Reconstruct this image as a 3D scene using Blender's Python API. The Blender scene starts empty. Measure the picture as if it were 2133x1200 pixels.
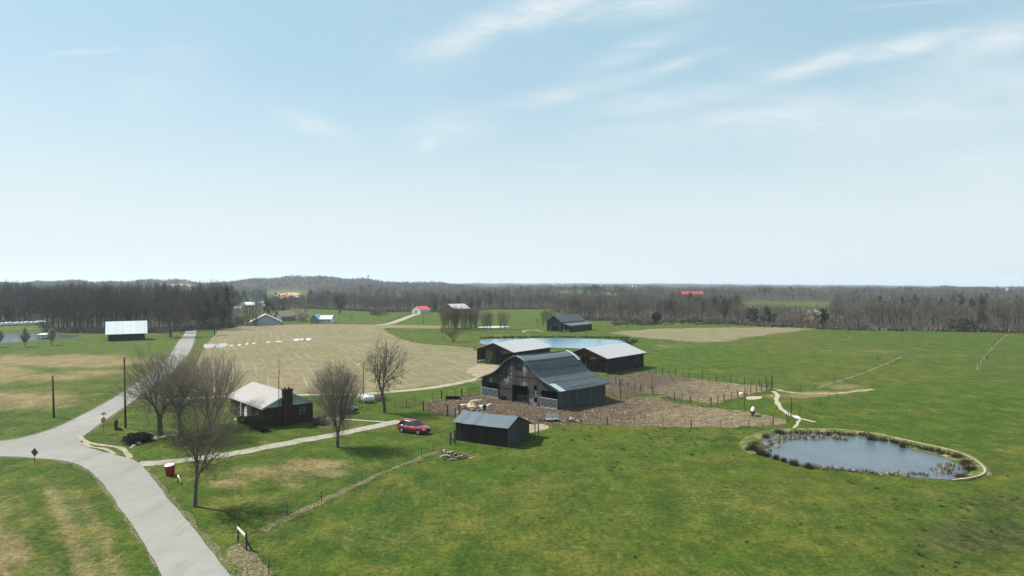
import bpy, bmesh, math, random
import numpy as np
from mathutils import Vector, Matrix, noise as mnoise
from mathutils.geometry import tessellate_polygon

# ------------------------------------------------------------------ survey
H, F, CX, HR = 22.0, 1380.0, 1066.5, 592.0      # camera height (m), focal length, centre column and horizon row (survey units)
R = math.radians
rnd = random.Random(7)
sc = bpy.context.scene
col = sc.collection

def G(px, row, z=0.0):
    """ground point (world metres) surveyed from bearing / depression"""
    k = (H - z) / (row - HR)
    return Vector(((px - CX) * k, F * k, z))

def PD(px, d, z=0.0):
    return Vector(((px - CX) / F * d, d, z))

TC = [-900, 0, 200, 380, 450, 520, 650, 740, 850, 1000, 1200, 1400, 1700, 2133, 3000]
TD = [520, 700, 950, 1300, 2000, 2600, 4500, 9300]
TZ = np.array([
    [0]*15,
    [1, 1, 1, 0, -2, -3, -1, 0, 0, 0, 1, 0, -1, -1, -1],
    [5, 5, 5, 1, -3, -2, 0, 0, 1, 3, 13, 5, 1, 2, 2],
    [9, 9, 9, 6, 1, 1, 3, 6, 3, 1, 1, 1, 3, 5, 3],
    [19, 19, 20, 26, 17, 26, 39, 28, 20, 5, 4, 3, 0, -3, -3],
    [12, 12, 13, 15, 10, 12, 16, 13, 10, 3, 2, 1, -2, -6, -6],
    [22, 22, 22, 20, 18, 17, 17, 16, 16, 15, 15, 13, 4, -9, -9],
    [40, 40, 38, 34, 30, 28, 26, 24, 24, 23, 20, 14, 0, -20, -20]], float)

def terrain(x, y):
    x = np.asarray(x, float); y = np.asarray(y, float)
    d = np.maximum(y, 1.0); px = CX + F * x / d
    d = np.where(y > 1, d, 1.0)
    ic = np.clip(np.searchsorted(TC, px) - 1, 0, len(TC) - 2)
    tc = np.clip((px - np.take(TC, ic)) / (np.take(TC, ic + 1) - np.take(TC, ic)), 0, 1); tc = tc*tc*(3-2*tc)
    idd = np.clip(np.searchsorted(TD, d) - 1, 0, len(TD) - 2)
    td = np.clip((d - np.take(TD, idd)) / (np.take(TD, idd + 1) - np.take(TD, idd)), 0, 1); td = td*td*(3-2*td)
    a = TZ[idd, ic]*(1-tc) + TZ[idd, ic+1]*tc
    b = TZ[idd+1, ic]*(1-tc) + TZ[idd+1, ic+1]*tc
    z = a*(1-td) + b*td
    far = np.clip((d - 900)/900, 0, 1)
    z = z + far*(2.2*np.sin(px*0.031+d*.002)+1.6*np.sin(px*0.083+1.3)+1.2*np.sin(px*.017-d*.004))
    return z

# ------------------------------------------------------------------ object helpers
def link(o, parent=None):
    col.objects.link(o)
    if parent is not None: o.parent = parent
    return o

def tag(o, label=None, cat=None, group=None, kind=None):
    if label: o['label'] = label
    if cat: o['category'] = cat
    if group: o['group'] = group
    if kind: o['kind'] = kind
    return o

def thing(name, label, cat, loc=(0, 0, 0), rz=0.0, group=None):
    o = bpy.data.objects.new(name, None); link(o)
    o.empty_display_size = .3
    o.location = loc; o.rotation_euler = (0, 0, rz)
    return tag(o, label, cat, group)

def copy_thing(o, loc=None, rz=None, scale=None, label=None, group=None, parent=None):
    c = o.copy(); link(c, parent)
    if loc is not None: c.location = loc
    if rz is not None: c.rotation_euler = (0, 0, rz)
    if scale is not None: c.scale = scale
    if label: c['label'] = label
    if group: c['group'] = group
    for ch in [k for k in bpy.data.objects if k.parent == o]:
        copy_thing(ch, parent=c)
    return c

class MB:
    def __init__(s): s.v = []; s.f = []; s.mi = []
    def add(s, vs, fs, m=0):
        n = len(s.v); s.v += [tuple(v) for v in vs]
        for f in fs: s.f.append([i+n for i in f]); s.mi.append(m)
        return s
    def box(s, x0, x1, y0, y1, z0, z1, m=0):
        return s.add([(x0,y0,z0),(x1,y0,z0),(x1,y1,z0),(x0,y1,z0),(x0,y0,z1),(x1,y0,z1),(x1,y1,z1),(x0,y1,z1)],
                     [(0,3,2,1),(4,5,6,7),(0,1,5,4),(1,2,6,5),(2,3,7,6),(3,0,4,7)], m)
    def bar(s, a, b, w=.1, h=None, m=0):
        a = Vector(a); b = Vector(b); h = h or w
        d = (b-a).normalized(); up = Vector((0,0,1)) if abs(d.z) < .95 else Vector((1,0,0))
        r = d.cross(up).normalized()*w/2; u = r.cross(d).normalized()*h/2
        vs = [a-r-u, a+r-u, a+r+u, a-r+u, b-r-u, b+r-u, b+r+u, b-r+u]
        return s.add(vs, [(0,3,2,1),(4,5,6,7),(0,1,5,4),(1,2,6,5),(2,3,7,6),(3,0,4,7)], m)
    def tube(s, a, b, r0, r1=None, n=8, cap=True, m=0):
        a = Vector(a); b = Vector(b); r1 = r0 if r1 is None else r1
        d = (b-a).normalized(); up = Vector((0,0,1)) if abs(d.z) < .95 else Vector((1,0,0))
        e = d.cross(up).normalized(); g = e.cross(d)
        vs = []
        for p, r in ((a, r0), (b, r1)):
            for i in range(n):
                t = 2*math.pi*i/n; vs.append(p + e*math.cos(t)*r + g*math.sin(t)*r)
        fs = [(i, (i+1) % n, n+(i+1) % n, n+i) for i in range(n)]
        if cap: fs += [tuple(range(n-1, -1, -1)), tuple(range(n, 2*n))]
        return s.add(vs, fs, m)
    def lathe(s, c, prof, n=16, m=0, axis='z'):
        c = Vector(c); vs = []
        for r, z in prof:
            for i in range(n):
                t = 2*math.pi*i/n
                p = (r*math.cos(t), r*math.sin(t), z) if axis == 'z' else (z, r*math.cos(t), r*math.sin(t))
                vs.append(c + Vector(p))
        fs = []
        for j in range(len(prof)-1):
            for i in range(n): fs.append((j*n+i, j*n+(i+1) % n, (j+1)*n+(i+1) % n, (j+1)*n+i))
        fs.append(tuple(range(n-1, -1, -1))); fs.append(tuple(range((len(prof)-1)*n, len(prof)*n)))
        return s.add(vs, fs, m)
    def slab(s, quad, t, m=0):
        """thick plate: quad counter-clockwise seen from outside, thickness t inward"""
        q = [Vector(p) for p in quad]
        nrm = (q[1]-q[0]).cross(q[2]-q[0]).normalized()
        w = [p - nrm*t for p in q]; n = len(q)
        fs = [tuple(range(n)), tuple(range(2*n-1, n-1, -1))] + [(i, n+i, n+(i+1) % n, (i+1) % n) for i in range(n)]
        return s.add(q+w, fs, m)
    def build(s, name, mats, parent=None, smooth=False, origin=None, bevel=0):
        me = bpy.data.meshes.new(name)
        v = s.v
        if origin is not None:
            ox, oy, oz = origin; v = [(a-ox, b-oy, c-oz) for a, b, c in v]
        me.from_pydata(v, [], s.f)
        if not isinstance(mats, (list, tuple)): mats = [mats]
        for m in mats: me.materials.append(m)
        if len(mats) > 1: me.polygons.foreach_set('material_index', s.mi)
        if smooth: me.polygons.foreach_set('use_smooth', [True]*len(me.polygons))
        me.update()
        o = bpy.data.objects.new(name, me); link(o, parent)
        if bevel:
            b = o.modifiers.new('bevel', 'BEVEL'); b.width = bevel; b.segments = 2; b.limit_method = 'ANGLE'
        return o

def np_mesh(name, V, Fc, mat, parent=None, smooth=False):
    """V (n,3), Fc (m,k) equal-size faces"""
    me = bpy.data.meshes.new(name)
    V = np.ascontiguousarray(V, np.float32); Fc = np.ascontiguousarray(Fc, np.int32)
    m, k = Fc.shape
    me.vertices.add(len(V)); me.vertices.foreach_set('co', V.ravel())
    me.loops.add(m*k); me.loops.foreach_set('vertex_index', Fc.ravel())
    me.polygons.add(m); me.polygons.foreach_set('loop_start', np.arange(0, m*k, k, dtype=np.int32))
    me.polygons.foreach_set('loop_total', np.full(m, k, np.int32))
    if smooth: me.polygons.foreach_set('use_smooth', np.ones(m, bool))
    me.update(calc_edges=True)
    me.materials.append(mat)
    o = bpy.data.objects.new(name, me); link(o, parent)
    return o

# ------------------------------------------------------------------ material helpers
class NT:
    def __init__(s, name, rough=.8, spec=.3, metal=0.0):
        s.m = bpy.data.materials.new(name); s.m.use_nodes = True
        s.t = s.m.node_tree; s.b = s.t.nodes['Principled BSDF']
        s.b.inputs['Roughness'].default_value = rough
        s.b.inputs['Specular IOR Level'].default_value = spec
        s.b.inputs['Metallic'].default_value = metal
        s.tc = s.t.nodes.new('ShaderNodeTexCoord')
    def n(s, t, **k):
        nd = s.t.nodes.new(t)
        for a, b in k.items(): setattr(nd, a, b)
        return nd
    def put(s, sock, v):
        if isinstance(v, bpy.types.NodeSocket): s.t.links.new(v, sock)
        elif v is not None:
            if isinstance(v, (tuple, list)) and len(v) == 3 and sock.type == 'RGBA': v = (*v, 1)
            sock.default_value = v
    def obj(s): return s.tc.outputs['Object']
    def map(s, sc_=(1,1,1), rot=(0,0,0), vec=None):
        m = s.n('ShaderNodeMapping'); m.inputs['Scale'].default_value = sc_; m.inputs['Rotation'].default_value = rot
        s.put(m.inputs['Vector'], vec or s.obj()); return m.outputs[0]
    def noise(s, scale, detail=3, rough=.55, vec=None, dist=0.0):
        nd = s.n('ShaderNodeTexNoise'); s.put(nd.inputs['Vector'], vec or s.obj())
        nd.inputs['Scale'].default_value = scale; nd.inputs['Detail'].default_value = detail
        nd.inputs['Roughness'].default_value = rough; nd.inputs['Distortion'].default_value = dist
        return nd.outputs['Fac']
    def ramp(s, f, a, b, lo=0.0, hi=1.0):
        nd = s.n('ShaderNodeMapRange'); nd.interpolation_type = 'SMOOTHSTEP'; s.put(nd.inputs['Value'], f)
        nd.inputs['From Min'].default_value = a; nd.inputs['From Max'].default_value = b
        nd.inputs['To Min'].default_value = lo; nd.inputs['To Max'].default_value = hi
        return nd.outputs['Result']
    def mix(s, f, a, b, mode='MIX'):
        nd = s.n('ShaderNodeMix', data_type='RGBA', blend_type=mode)
        s.put(nd.inputs[0], f); s.put(nd.inputs[6], a); s.put(nd.inputs[7], b); return nd.outputs[2]
    def math(s, op, a, b=None, c=None):
        nd = s.n('ShaderNodeMath', operation=op); s.put(nd.inputs[0], a)
        if b is not None: s.put(nd.inputs[1], b)
        if c is not None: s.put(nd.inputs[2], c)
        return nd.outputs[0]
    def sep(s, vec):
        nd = s.n('ShaderNodeSeparateXYZ'); s.put(nd.inputs[0], vec); return nd.outputs
    def white(s, w):
        nd = s.n('ShaderNodeTexWhiteNoise', noise_dimensions='1D'); s.put(nd.inputs['W'], w); return nd.outputs['Value']
    def color(s, c): s.put(s.b.inputs['Base Color'], c); return s
    def bump(s, h, strength=.4, dist=.05):
        nd = s.n('ShaderNodeBump'); nd.inputs['Strength'].default_value = strength; nd.inputs['Distance'].default_value = dist
        s.put(nd.inputs['Height'], h); s.t.links.new(nd.outputs[0], s.b.inputs['Normal']); return s

def plain(name, c, rough=.7, var=.25, scale=3.0, metal=0.0, spec=.3, bump=0):
    t = NT(name, rough, spec, metal)
    nz = t.noise(scale, 4, .6)
    d = tuple(x*(1-var) for x in c); l = tuple(min(1, x*(1+var)) for x in c)
    t.color(t.mix(t.ramp(nz, .3, .7), d, l))
    if bump: t.bump(nz, bump, .03)
    return t.m

M = {}
def mat_ground():
    t = NT('grass_ground', .95, .1)
    at = t.n('ShaderNodeAttribute', attribute_name='zones')
    rgb = t.n('ShaderNodeSeparateColor'); t.put(rgb.inputs[0], at.outputs['Color'])
    tan, wood, dark, lush = rgb.outputs[0], rgb.outputs[1], rgb.outputs[2], at.outputs['Alpha']
    n1 = t.noise(.045, 5, .6); n2 = t.noise(.22, 5, .62); n3 = t.noise(1.3, 5, .65); n4 = t.noise(6.0, 3, .7)
    n5 = t.noise(.9, 4, .6, t.map((1, .35, 1), (0, 0, .5))); n6 = t.noise(.11, 7, .72); n7 = t.noise(.55, 6, .7); n8 = t.noise(.014, 4, .6)
    c = t.mix(t.ramp(n2, .36, .64), (.031, .066, .005), (.059, .090, .009))
    c = t.mix(t.ramp(n8, .42, .62, 0, .6), c, (.080, .092, .012))
    c = t.mix(t.ramp(n6, .48, .68, 0, .62), c, (.130, .122, .024))
    c = t.mix(t.ramp(n7, .50, .68, 0, .75), c, (.026, .068, .004))
    c = t.mix(t.ramp(n5, .54, .72, 0, .45), c, (.148, .134, .038))
    c = t.mix(t.math('MULTIPLY', lush, t.ramp(n2, .25, .8, .95, .35)), c, t.mix(t.ramp(n3, .35, .65), (.026, .071, .004), (.062, .114, .008)))
    # dry / tan
    tt = t.ramp(t.math('ADD', tan, t.math('MULTIPLY', t.math('SUBTRACT', n3, .5), .9)), .25, .8)
    c = t.mix(tt, c, t.mix(t.ramp(n2, .35, .7), (.172, .126, .056), (.230, .190, .098)))
    # rough dark sward
    dd = t.ramp(t.math('ADD', dark, t.math('MULTIPLY', t.math('SUBTRACT', n3, .5), 1.1)), .25, .85)
    c = t.mix(dd, c, t.mix(t.ramp(n5, .35, .65), (.020, .034, .009), (.062, .060, .024)))
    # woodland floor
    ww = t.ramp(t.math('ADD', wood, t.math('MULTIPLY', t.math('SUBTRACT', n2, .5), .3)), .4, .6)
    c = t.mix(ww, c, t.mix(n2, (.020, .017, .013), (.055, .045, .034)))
    n9 = t.noise(1.9, 6, .82); n10 = t.noise(.38, 5, .75, t.map((1, .55, 1), (0, 0, .3)))
    c = t.mix(1.0, c, t.mix(t.ramp(n9, .36, .64), (.60, .64, .6), (1.24, 1.18, 1.16)), 'MULTIPLY'); c = t.mix(1.0, c, t.mix(t.ramp(n10, .38, .62), (.80, .84, .8), (1.24, 1.17, 1.15)), 'MULTIPLY')
    c = t.mix(t.ramp(n4, .48, .72, .0, .55), c, (.022, .036, .006)); c = t.mix(t.ramp(t.noise(3.1, 4, .7), .54, .70, 0, .45), c, (.165, .155, .065))
    t.color(c); t.bump(t.math('ADD', n4, t.math('MULTIPLY', n3, 2.0)), .55, .16)
    return t.m
M['ground'] = mat_ground()

def mat_crop():
    t = NT('stubble', .95, .1)
    s = t.sep(t.obj()); n1 = t.noise(.03, 4, .6); n2 = t.noise(.2, 4, .6); n3 = t.noise(1.6, 4, .65); n4 = t.noise(7, 3, .7)
    c0 = t.math('ADD', t.math('MULTIPLY', s[0], .925), t.math('MULTIPLY', s[1], .38))
    c0 = t.math('ADD', c0, t.math('MULTIPLY', t.noise(.010, 0, .5), 8.0))
    al = t.math('ADD', t.math('MULTIPLY', s[0], -.38), t.math('MULTIPLY', s[1], .925))
    cv = t.n('ShaderNodeCombineXYZ'); t.put(cv.inputs[0], t.math('MULTIPLY', c0, .33)); t.put(cv.inputs[1], t.math('MULTIPLY', al, .045)); broken = t.noise(1.0, 4, .6, cv.outputs[0])
    cw = t.n('ShaderNodeCombineXYZ'); t.put(cw.inputs[0], t.math('MULTIPLY', c0, 1.6)); t.put(cw.inputs[1], t.math('MULTIPLY', al, .16)); fine = t.noise(1.0, 4, .65, cw.outputs[0])
    big = t.ramp(t.math('SINE', t.math('MULTIPLY', c0, 2*math.pi/2.7)), .62, 1.0)
    c = t.mix(t.ramp(n2, .3, .7), (.140, .116, .060), (.205, .172, .098))
    c = t.mix(t.ramp(n1, .42, .66, 0, .7), c, (.120, .125, .042))
    c = t.mix(t.ramp(fine, .42, .64, 0, .38), c, (.255, .215, .135))
    c = t.mix(t.math('MULTIPLY', big, t.ramp(broken, .42, .64, 0, .42)), c, (.35, .30, .205))
    c = t.mix(t.ramp(n3, .5, .75, 0, .55), c, (.10, .085, .038))
    c = t.mix(t.ramp(n4, .42, .75, 0, .5), c, (.07, .055, .03))
    t.color(c); t.bump(t.math('ADD', n4, fine), .5, .12)
    return t.m
M['crop'] = mat_crop()

def mat_mud():
    t = NT('trampled_mud', .9, .2)
    n1 = t.noise(.09, 4, .6); n2 = t.noise(.7, 5, .7); n3 = t.noise(2.4, 4, .75); n4 = t.noise(6, 3, .7)
    s = t.sep(t.obj())
    straw = t.ramp(t.math('ADD', t.math('MULTIPLY', s[0], .022), t.math('ADD', t.math('MULTIPLY', s[1], -.012), n1)), -.62, -.08)
    c = t.mix(t.ramp(n2, .3, .7), (.064, .042, .028), (.145, .103, .068))
    c = t.mix(straw, c, t.mix(t.ramp(n2, .35, .65), (.145, .113, .058), (.300, .242, .142)))
    c = t.mix(t.ramp(n3, .5, .68, 0, .85), c, (.045, .032, .02))
    c = t.mix(t.ramp(n4, .58, .72, 0, .75), c, (.36, .30, .20))
    c = t.mix(t.ramp(n1, .55, .7, 0, .35), c, (.07, .095, .03))
    t.color(c); t.bump(t.math('ADD', n3, n4), 1.0, .35)
    return t.m
M['mud'] = mat_mud()

def mat_gravel(name, c0, c1, green=.35, rutted=False, holes=0, hs=1.1):
    t = NT(name, .95, .15)
    n1 = t.noise(.25, 4, .6); n2 = t.noise(1.4, 4, .65); n3 = t.noise(8, 3, .7)
    c = t.mix(t.ramp(n2, .3, .7), c0, c1)
    c = t.mix(t.ramp(n3, .55, .8, 0, .5), c, tuple(x*.5 for x in c0))
    c = t.mix(t.math('MULTIPLY', t.ramp(n1, .48, .62), t.ramp(n2, .4, .6, .3, 1)), c, t.mix(green, c, (.07, .105, .025)))
    t.color(c); t.bump(n3, .6, .06)
    if holes: t.put(t.b.inputs['Alpha'], t.ramp(t.math('ADD', t.noise(hs, 5, .7), t.math('MULTIPLY', n3, .25)), holes-.05, holes+.10))
    return t.m
M['gravel'] = mat_gravel('gravel', (.22, .20, .165), (.34, .31, .26), .5, holes=.42)
M['dirt'] = mat_gravel('dirt_lane', (.23, .195, .14), (.35, .305, .23), .3, holes=.42)
M['bare_dirt'] = mat_gravel('bare_dirt', (.22, .165, .11), (.34, .275, .195), .3, holes=.50)
M['leaf_litter'] = mat_gravel('leaf_litter', (.14, .105, .060), (.29, .235, .16), .3, holes=.60, hs=5.5)
M['pale_dirt'] = mat_gravel('pale_dirt', (.30, .25, .175), (.40, .345, .25), .1)
M['bank_dirt'] = mat_gravel('bank_dirt', (.27, .215, .14), (.37, .31, .215), .1, holes=.44, hs=1.8)
M['verge'] = mat_gravel('road_verge', (.13, .115, .055), (.23, .20, .125), .45, holes=.60, hs=5)
M['worn_turf'] = mat_gravel('worn_turf', (.20, .17, .09), (.30, .26, .16), .3, holes=.62)

def mat_road():
    t = NT('asphalt', .9, .25)
    n1 = t.noise(.06, 3, .5); n2 = t.noise(.5, 4, .6); n3 = t.noise(12, 3, .7)
    st = t.noise(.5, 4, .65, t.map((1, .10, 1), (0, 0, .36))); cr = t.n('ShaderNodeTexVoronoi', feature='DISTANCE_TO_EDGE'); t.put(cr.inputs['Vector'], t.obj()); cr.inputs['Scale'].default_value = .22; crk = t.math('MULTIPLY', t.ramp(cr.outputs['Distance'], .0, .012, 1, 0), t.ramp(n1, .45, .6))
    c = t.mix(t.ramp(n1, .3, .7), (.205, .197, .174), (.248, .238, .210))
    c = t.mix(t.ramp(n2, .42, .70, 0, .55), c, (.185, .18, .165))
    c = t.mix(t.ramp(st, .46, .70, 0, .8), c, (.175, .17, .155)); c = t.mix(t.math('MULTIPLY', crk, .12), c, (.09, .088, .08))
    c = t.mix(t.ramp(n3, .5, .8, 0, .45), c, (.19, .185, .175))
    t.color(c); t.bump(n3, .3, .02)
    return t.m
M['road'] = mat_road()

def mat_water(name, c=(.012, .02, .026), wave=1.2, strength=.25, rough=.05):
    t = NT(name, rough, .5)
    t.b.inputs['IOR'].default_value = 1.33
    n = t.noise(wave, 3, .6, t.map((1, 2.2, 1)))
    t.color(t.mix(t.noise(.15, 3), c, tuple(x*2.2 for x in c))); t.bump(n, strength, .03)
    return t.m
M['water'] = mat_water('pond_water', (.042, .056, .068), 3.2, .7, .15)
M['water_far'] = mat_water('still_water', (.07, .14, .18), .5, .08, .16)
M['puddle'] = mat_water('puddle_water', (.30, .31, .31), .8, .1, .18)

def mat_boards(name, c0, c1, pale=None, width=.24):
    t = NT(name, .92, .15)
    s = t.sep(t.obj()); u = t.math('ADD', s[0], s[1])
    bi = t.math('FLOOR', t.math('DIVIDE', u, width)); fr = t.math('FRACT', t.math('DIVIDE', u, width))
    rb = t.white(bi); n = t.noise(1.0, 4, .65, t.map((3, 3, .5))); n2 = t.noise(.35, 3, .6)
    c = t.mix(t.math('ADD', t.math('MULTIPLY', rb, .6), t.math('MULTIPLY', n, .4)), c0, c1)
    if pale:
        c = t.mix(t.math('MULTIPLY', t.ramp(n2, .50, .62), t.ramp(rb, .2, .9, .1, .9)), c, pale)
    c = t.mix(t.ramp(fr, .0, .12, .85, 0), c, (.008, .008, .009))
    t.color(c); t.bump(t.math('ADD', t.ramp(fr, 0, .12), rb), .5, .02)
    return t.m
M['barn_boards'] = mat_boards('weathered_boards', (.022, .022, .024), (.082, .080, .077), (.28, .28, .275))
M['barn_side'] = mat_boards('grey_side_boards', (.044, .048, .051), (.080, .086, .088), (.115, .12, .12), .35)
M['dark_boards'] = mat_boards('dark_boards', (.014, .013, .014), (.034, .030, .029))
M['shed_boards'] = mat_boards('shed_boards', (.036, .036, .040), (.080, .078, .080), (.13, .125, .12), .2)
M['black_boards'] = mat_boards('black_boards', (.008, .008, .009), (.020, .019, .020))
M['red_gable'] = mat_boards('red_brown_boards', (.040, .013, .009), (.075, .025, .016))
M['bare_wood'] = mat_boards('grey_timber', (.10, .085, .068), (.19, .165, .135), width=.4)

def mat_roof(name, c0, c1, seam=.9, rough=.5, metal=.25, stain=.5, rust=None):
    t = NT(name, rough, .4, metal)
    s = t.sep(t.obj()); u = t.math('DIVIDE', s[1] if seam > 0 else s[0], abs(seam))
    fr = t.math('FRACT', u); pi_ = t.white(t.math('FLOOR', u))
    n = t.noise(.5, 4, .65); n2 = t.noise(2.5, 4, .6)
    c = t.mix(t.math('ADD', t.math('MULTIPLY', pi_, .45), t.math('MULTIPLY', n, .6)), c0, c1)
    c = t.mix(t.ramp(n2, .5, .8, 0, stain), c, tuple(x*.6 for x in c0))
    if rust: c = t.mix(t.ramp(n, .58, .72, 0, .8), c, rust)
    c = t.mix(t.ramp(fr, 0, .07, .5, 0), c, tuple(x*.35 for x in c0))
    t.color(c)
    t.bump(t.math('SINE', t.math('MULTIPLY', u, 2*math.pi*6)), .25, .02)
    return t.m
M['roof_pale'] = mat_roof('pale_steel_roof', (.40, .375, .375), (.46, .435, .435), .9, .45, .1, .1)
M['roof_house'] = mat_roof('light_steel_roof', (.175, .158, .150), (.212, .194, .185), .6, .5, .1, .15)
M['roof_white'] = mat_roof('white_steel_roof', (.76, .78, .76), (.86, .88, .86), -2.5, .5, .05, .12)
M['roof_light'] = mat_roof('light_tin', (.42, .47, .50), (.56, .61, .64), .9, .4, .4, .3)
M['roof_mid'] = mat_roof('weathered_tin', (.054, .067, .074), (.092, .109, .118), .8, .5, .35, .4)
M['roof_up'] = mat_roof('ridge_tin', (.085, .112, .122), (.135, .165, .175), .8, .45, .35, .35)
M['roof_dark'] = mat_roof('dark_tin', (.022, .027, .035), (.046, .052, .062), .8, .5, .3, .5)
M['roof_shed'] = mat_roof('blue_grey_tin', (.072, .094, .112), (.125, .148, .165), -.7, .5, .35, .45)
M['roof_red'] = mat_roof('red_roof', (.48, .055, .045), (.58, .085, .07), .9, .5, 0, .15)
M['roof_brown'] = plain('brown_shingle', (.20, .15, .125), .9, .3, 1.5)

def mat_brick():
    t = NT('dark_brick', .9, .15)
    b = t.n('ShaderNodeTexBrick'); t.put(b.inputs['Vector'], t.map((1, 1, 1), (R(90), 0, 0)))
    b.inputs['Scale'].default_value = 4.5; b.inputs['Mortar Size'].default_value = .015
    b.inputs['Color1'].default_value = (.058, .022, .017, 1); b.inputs['Color2'].default_value = (.034, .015, .012, 1)
    b.inputs['Mortar'].default_value = (.055, .045, .04, 1)
    t.color(t.mix(t.ramp(t.noise(.8, 3), .3, .7, 0, .4), b.outputs[0], (.04, .02, .018)))
    return t.m
M['brick'] = mat_brick()
M['siding'] = mat_boards('pale_green_siding', (.34, .43, .41), (.40, .49, .47), width=.6)
M['white_paint'] = plain('white_paint', (.74, .75, .74), .6, .08)
M['white_wall'] = plain('pale_wall', (.40, .48, .52), .8, .08, .6)
M['grey_wall'] = plain('grey_wall', (.17, .19, .19), .8, .2, .8)
M['glass'] = plain('window_glass', (.02, .025, .03), .08, .2, 1, 0, .6)
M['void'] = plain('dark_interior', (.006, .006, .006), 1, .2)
M['post_wood'] = plain('post_wood', (.060, .048, .038), .9, .4, 4)
M['pole_wood'] = plain('pole_wood', (.052, .040, .031), .9, .35, 3)
M['steel_post'] = plain('steel_post', (.05, .045, .038), .7, .3, 5)
M['galv'] = plain('galvanised', (.42, .47, .49), .4, .15, 5, .3)
M['rusty'] = plain('rusty_steel', (.12, .065, .04), .8, .4, 4)
M['wire'] = plain('fence_wire', (.13, .125, .115), .6, .2, 5)
M['black_rubber'] = plain('black_rubber', (.012, .012, .013), .7, .3)
M['orange'] = plain('orange_paint', (.60, .14, .04), .6, .2)
M['red_paint'] = plain('red_barrel_paint', (.26, .015, .022), .45, .25, 4)
M['stop_red'] = plain('sign_red', (.42, .03, .03), .5, .1)
M['sign_back'] = plain('sign_back_metal', (.11, .13, .135), .6, .2, 3)
M['sign_green'] = plain('sign_green', (.02, .17, .09), .5, .1)
M['cream_board'] = plain('cream_board', (.70, .68, .55), .7, .1)
M['stone'] = plain('pale_stone', (.42, .38, .33), .9, .3, 2, bump=.4)
M['straw'] = plain('straw', (.40, .32, .19), .95, .35, 3, bump=.5)
M['hide_cream'] = plain('cream_hide', (.60, .49, .35), .85, .18, 2)
M['hide_white'] = plain('white_hide', (.70, .68, .62), .85, .12, 2)
def mat_hide_shade():
    t = NT('white_hide_painted_shade', .85, .2)
    s = t.sep(t.obj())
    low = t.ramp(t.math('ADD', s[2], t.math('MULTIPLY', t.noise(1.6, 2), .7)), 1.15, 1.3)  # shade on the backlit white cow's legs and belly, put into the hide colour
    t.color(t.mix(low, (.025, .020, .018), (.70, .67, .60))); return t.m
M['hide_painted_shade'] = mat_hide_shade()
def mat_belted():
    t = NT('white_hide_black_belt', .85, .2)
    s = t.sep(t.obj())
    a = t.math('ABSOLUTE', t.math('SUBTRACT', s[0], .12))
    t.color(t.mix(t.ramp(a, .26, .32), (.018, .018, .018), (.70, .67, .60))); return t.m
M['hide_belted'] = mat_belted()
M['bale_wrap'] = plain('white_bale_wrap', (.72, .73, .74), .4, .06, 1)

def car_paint(name, c, rough=.22):
    t = NT(name, rough, .5)
    t.b.inputs['Coat Weight'].default_value = .6; t.b.inputs['Coat Roughness'].default_value = .06
    s = t.sep(t.obj()); dirt = t.ramp(t.math('ADD', s[2], t.math('MULTIPLY', t.noise(3, 3), .3)), .35, .75, .45, 0)
    t.color(t.mix(dirt, c, (.10, .07, .055))); return t.m
M['car_red'] = car_paint('red_car_paint', (.25, .005, .014))
M['car_blue'] = car_paint('dark_blue_car_paint', (.030, .045, .10))
M['car_glass'] = plain('car_glass', (.015, .02, .025), .04, .1, 1, 0, .9)
M['tyre'] = plain('tyre', (.012, .012, .012), .8, .2)
M['rim'] = plain('alloy_rim', (.42, .42, .43), .35, .1, 2, .6)
M['lamp'] = plain('lamp_lens', (.75, .76, .75), .15, .05, 2)
M['tail_lamp'] = plain('red_lens', (.35, .01, .01), .2, .1)
M['trim'] = plain('black_trim', (.015, .015, .016), .6, .2)

def mat_bark(name, c0, c1, scale=2.0, rand=.0):
    t = NT(name, .95, .1)
    n = t.noise(scale, 3, .6)
    c = t.mix(t.ramp(n, .3, .7), c0, c1)
    if rand:
        oi = t.n('ShaderNodeObjectInfo')
        c = t.mix(t.ramp(oi.outputs['Random'], 0, 1, 0, rand), c, tuple(x*.55 for x in c0))
        w = t.noise(.035, 2, .5)
    t.color(c); return t.m
M['bark'] = mat_bark('bark', (.075, .062, .050), (.145, .125, .105))
M['twig'] = mat_bark('twig_bark', (.165, .140, .110), (.275, .236, .186), 1.0)
M['twig_dark'] = mat_bark('dark_twig_bark', (.095, .078, .060), (.165, .140, .110), 1.0)
M['twig_green'] = mat_bark('budding_twig', (.15, .135, .085), (.235, .215, .145), .6)
M['wood_tree'] = mat_bark('grey_brown_bark', (.100, .083, .068), (.205, .174, .143), .15, .7)
M['wood_tree_dark'] = mat_bark('dark_grey_bark', (.058, .047, .041), (.105, .088, .075), .15, .5)
M['wood_tree_red'] = mat_bark('red_budded_twigs', (.125, .074, .062), (.19, .125, .105), .15, .3)
def mat_mass(name, a, b, g, scale=.012):
    t = NT(name, .95, .1)
    geo = t.obj()
    n1 = t.noise(scale, 3, .6); n2 = t.noise(.09, 3, .6)
    c = t.mix(t.ramp(n2, .3, .7), a, b)
    c = t.mix(t.ramp(n1, .56, .66, 0, .6), c, g)
    t.color(c); return t.m
M['mass_near'] = mat_mass('bare_wood_mass', (.074, .060, .050), (.182, .152, .124), (.095, .105, .05))
M['mass_left'] = mat_mass('dark_wood_mass', (.040, .034, .030), (.095, .082, .070), (.075, .085, .04))  # darker browns for the left wood
M['mass_far'] = mat_mass('far_wood_mass', (.075, .072, .070), (.155, .145, .135), (.035, .06, .035), .006)
def mat_leaf(name, c0, c1, scale=1.2):
    t = NT(name, .85, .15)
    t.color(t.mix(t.ramp(t.noise(scale, 3, .6), .3, .7), c0, c1)); return t.m
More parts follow.
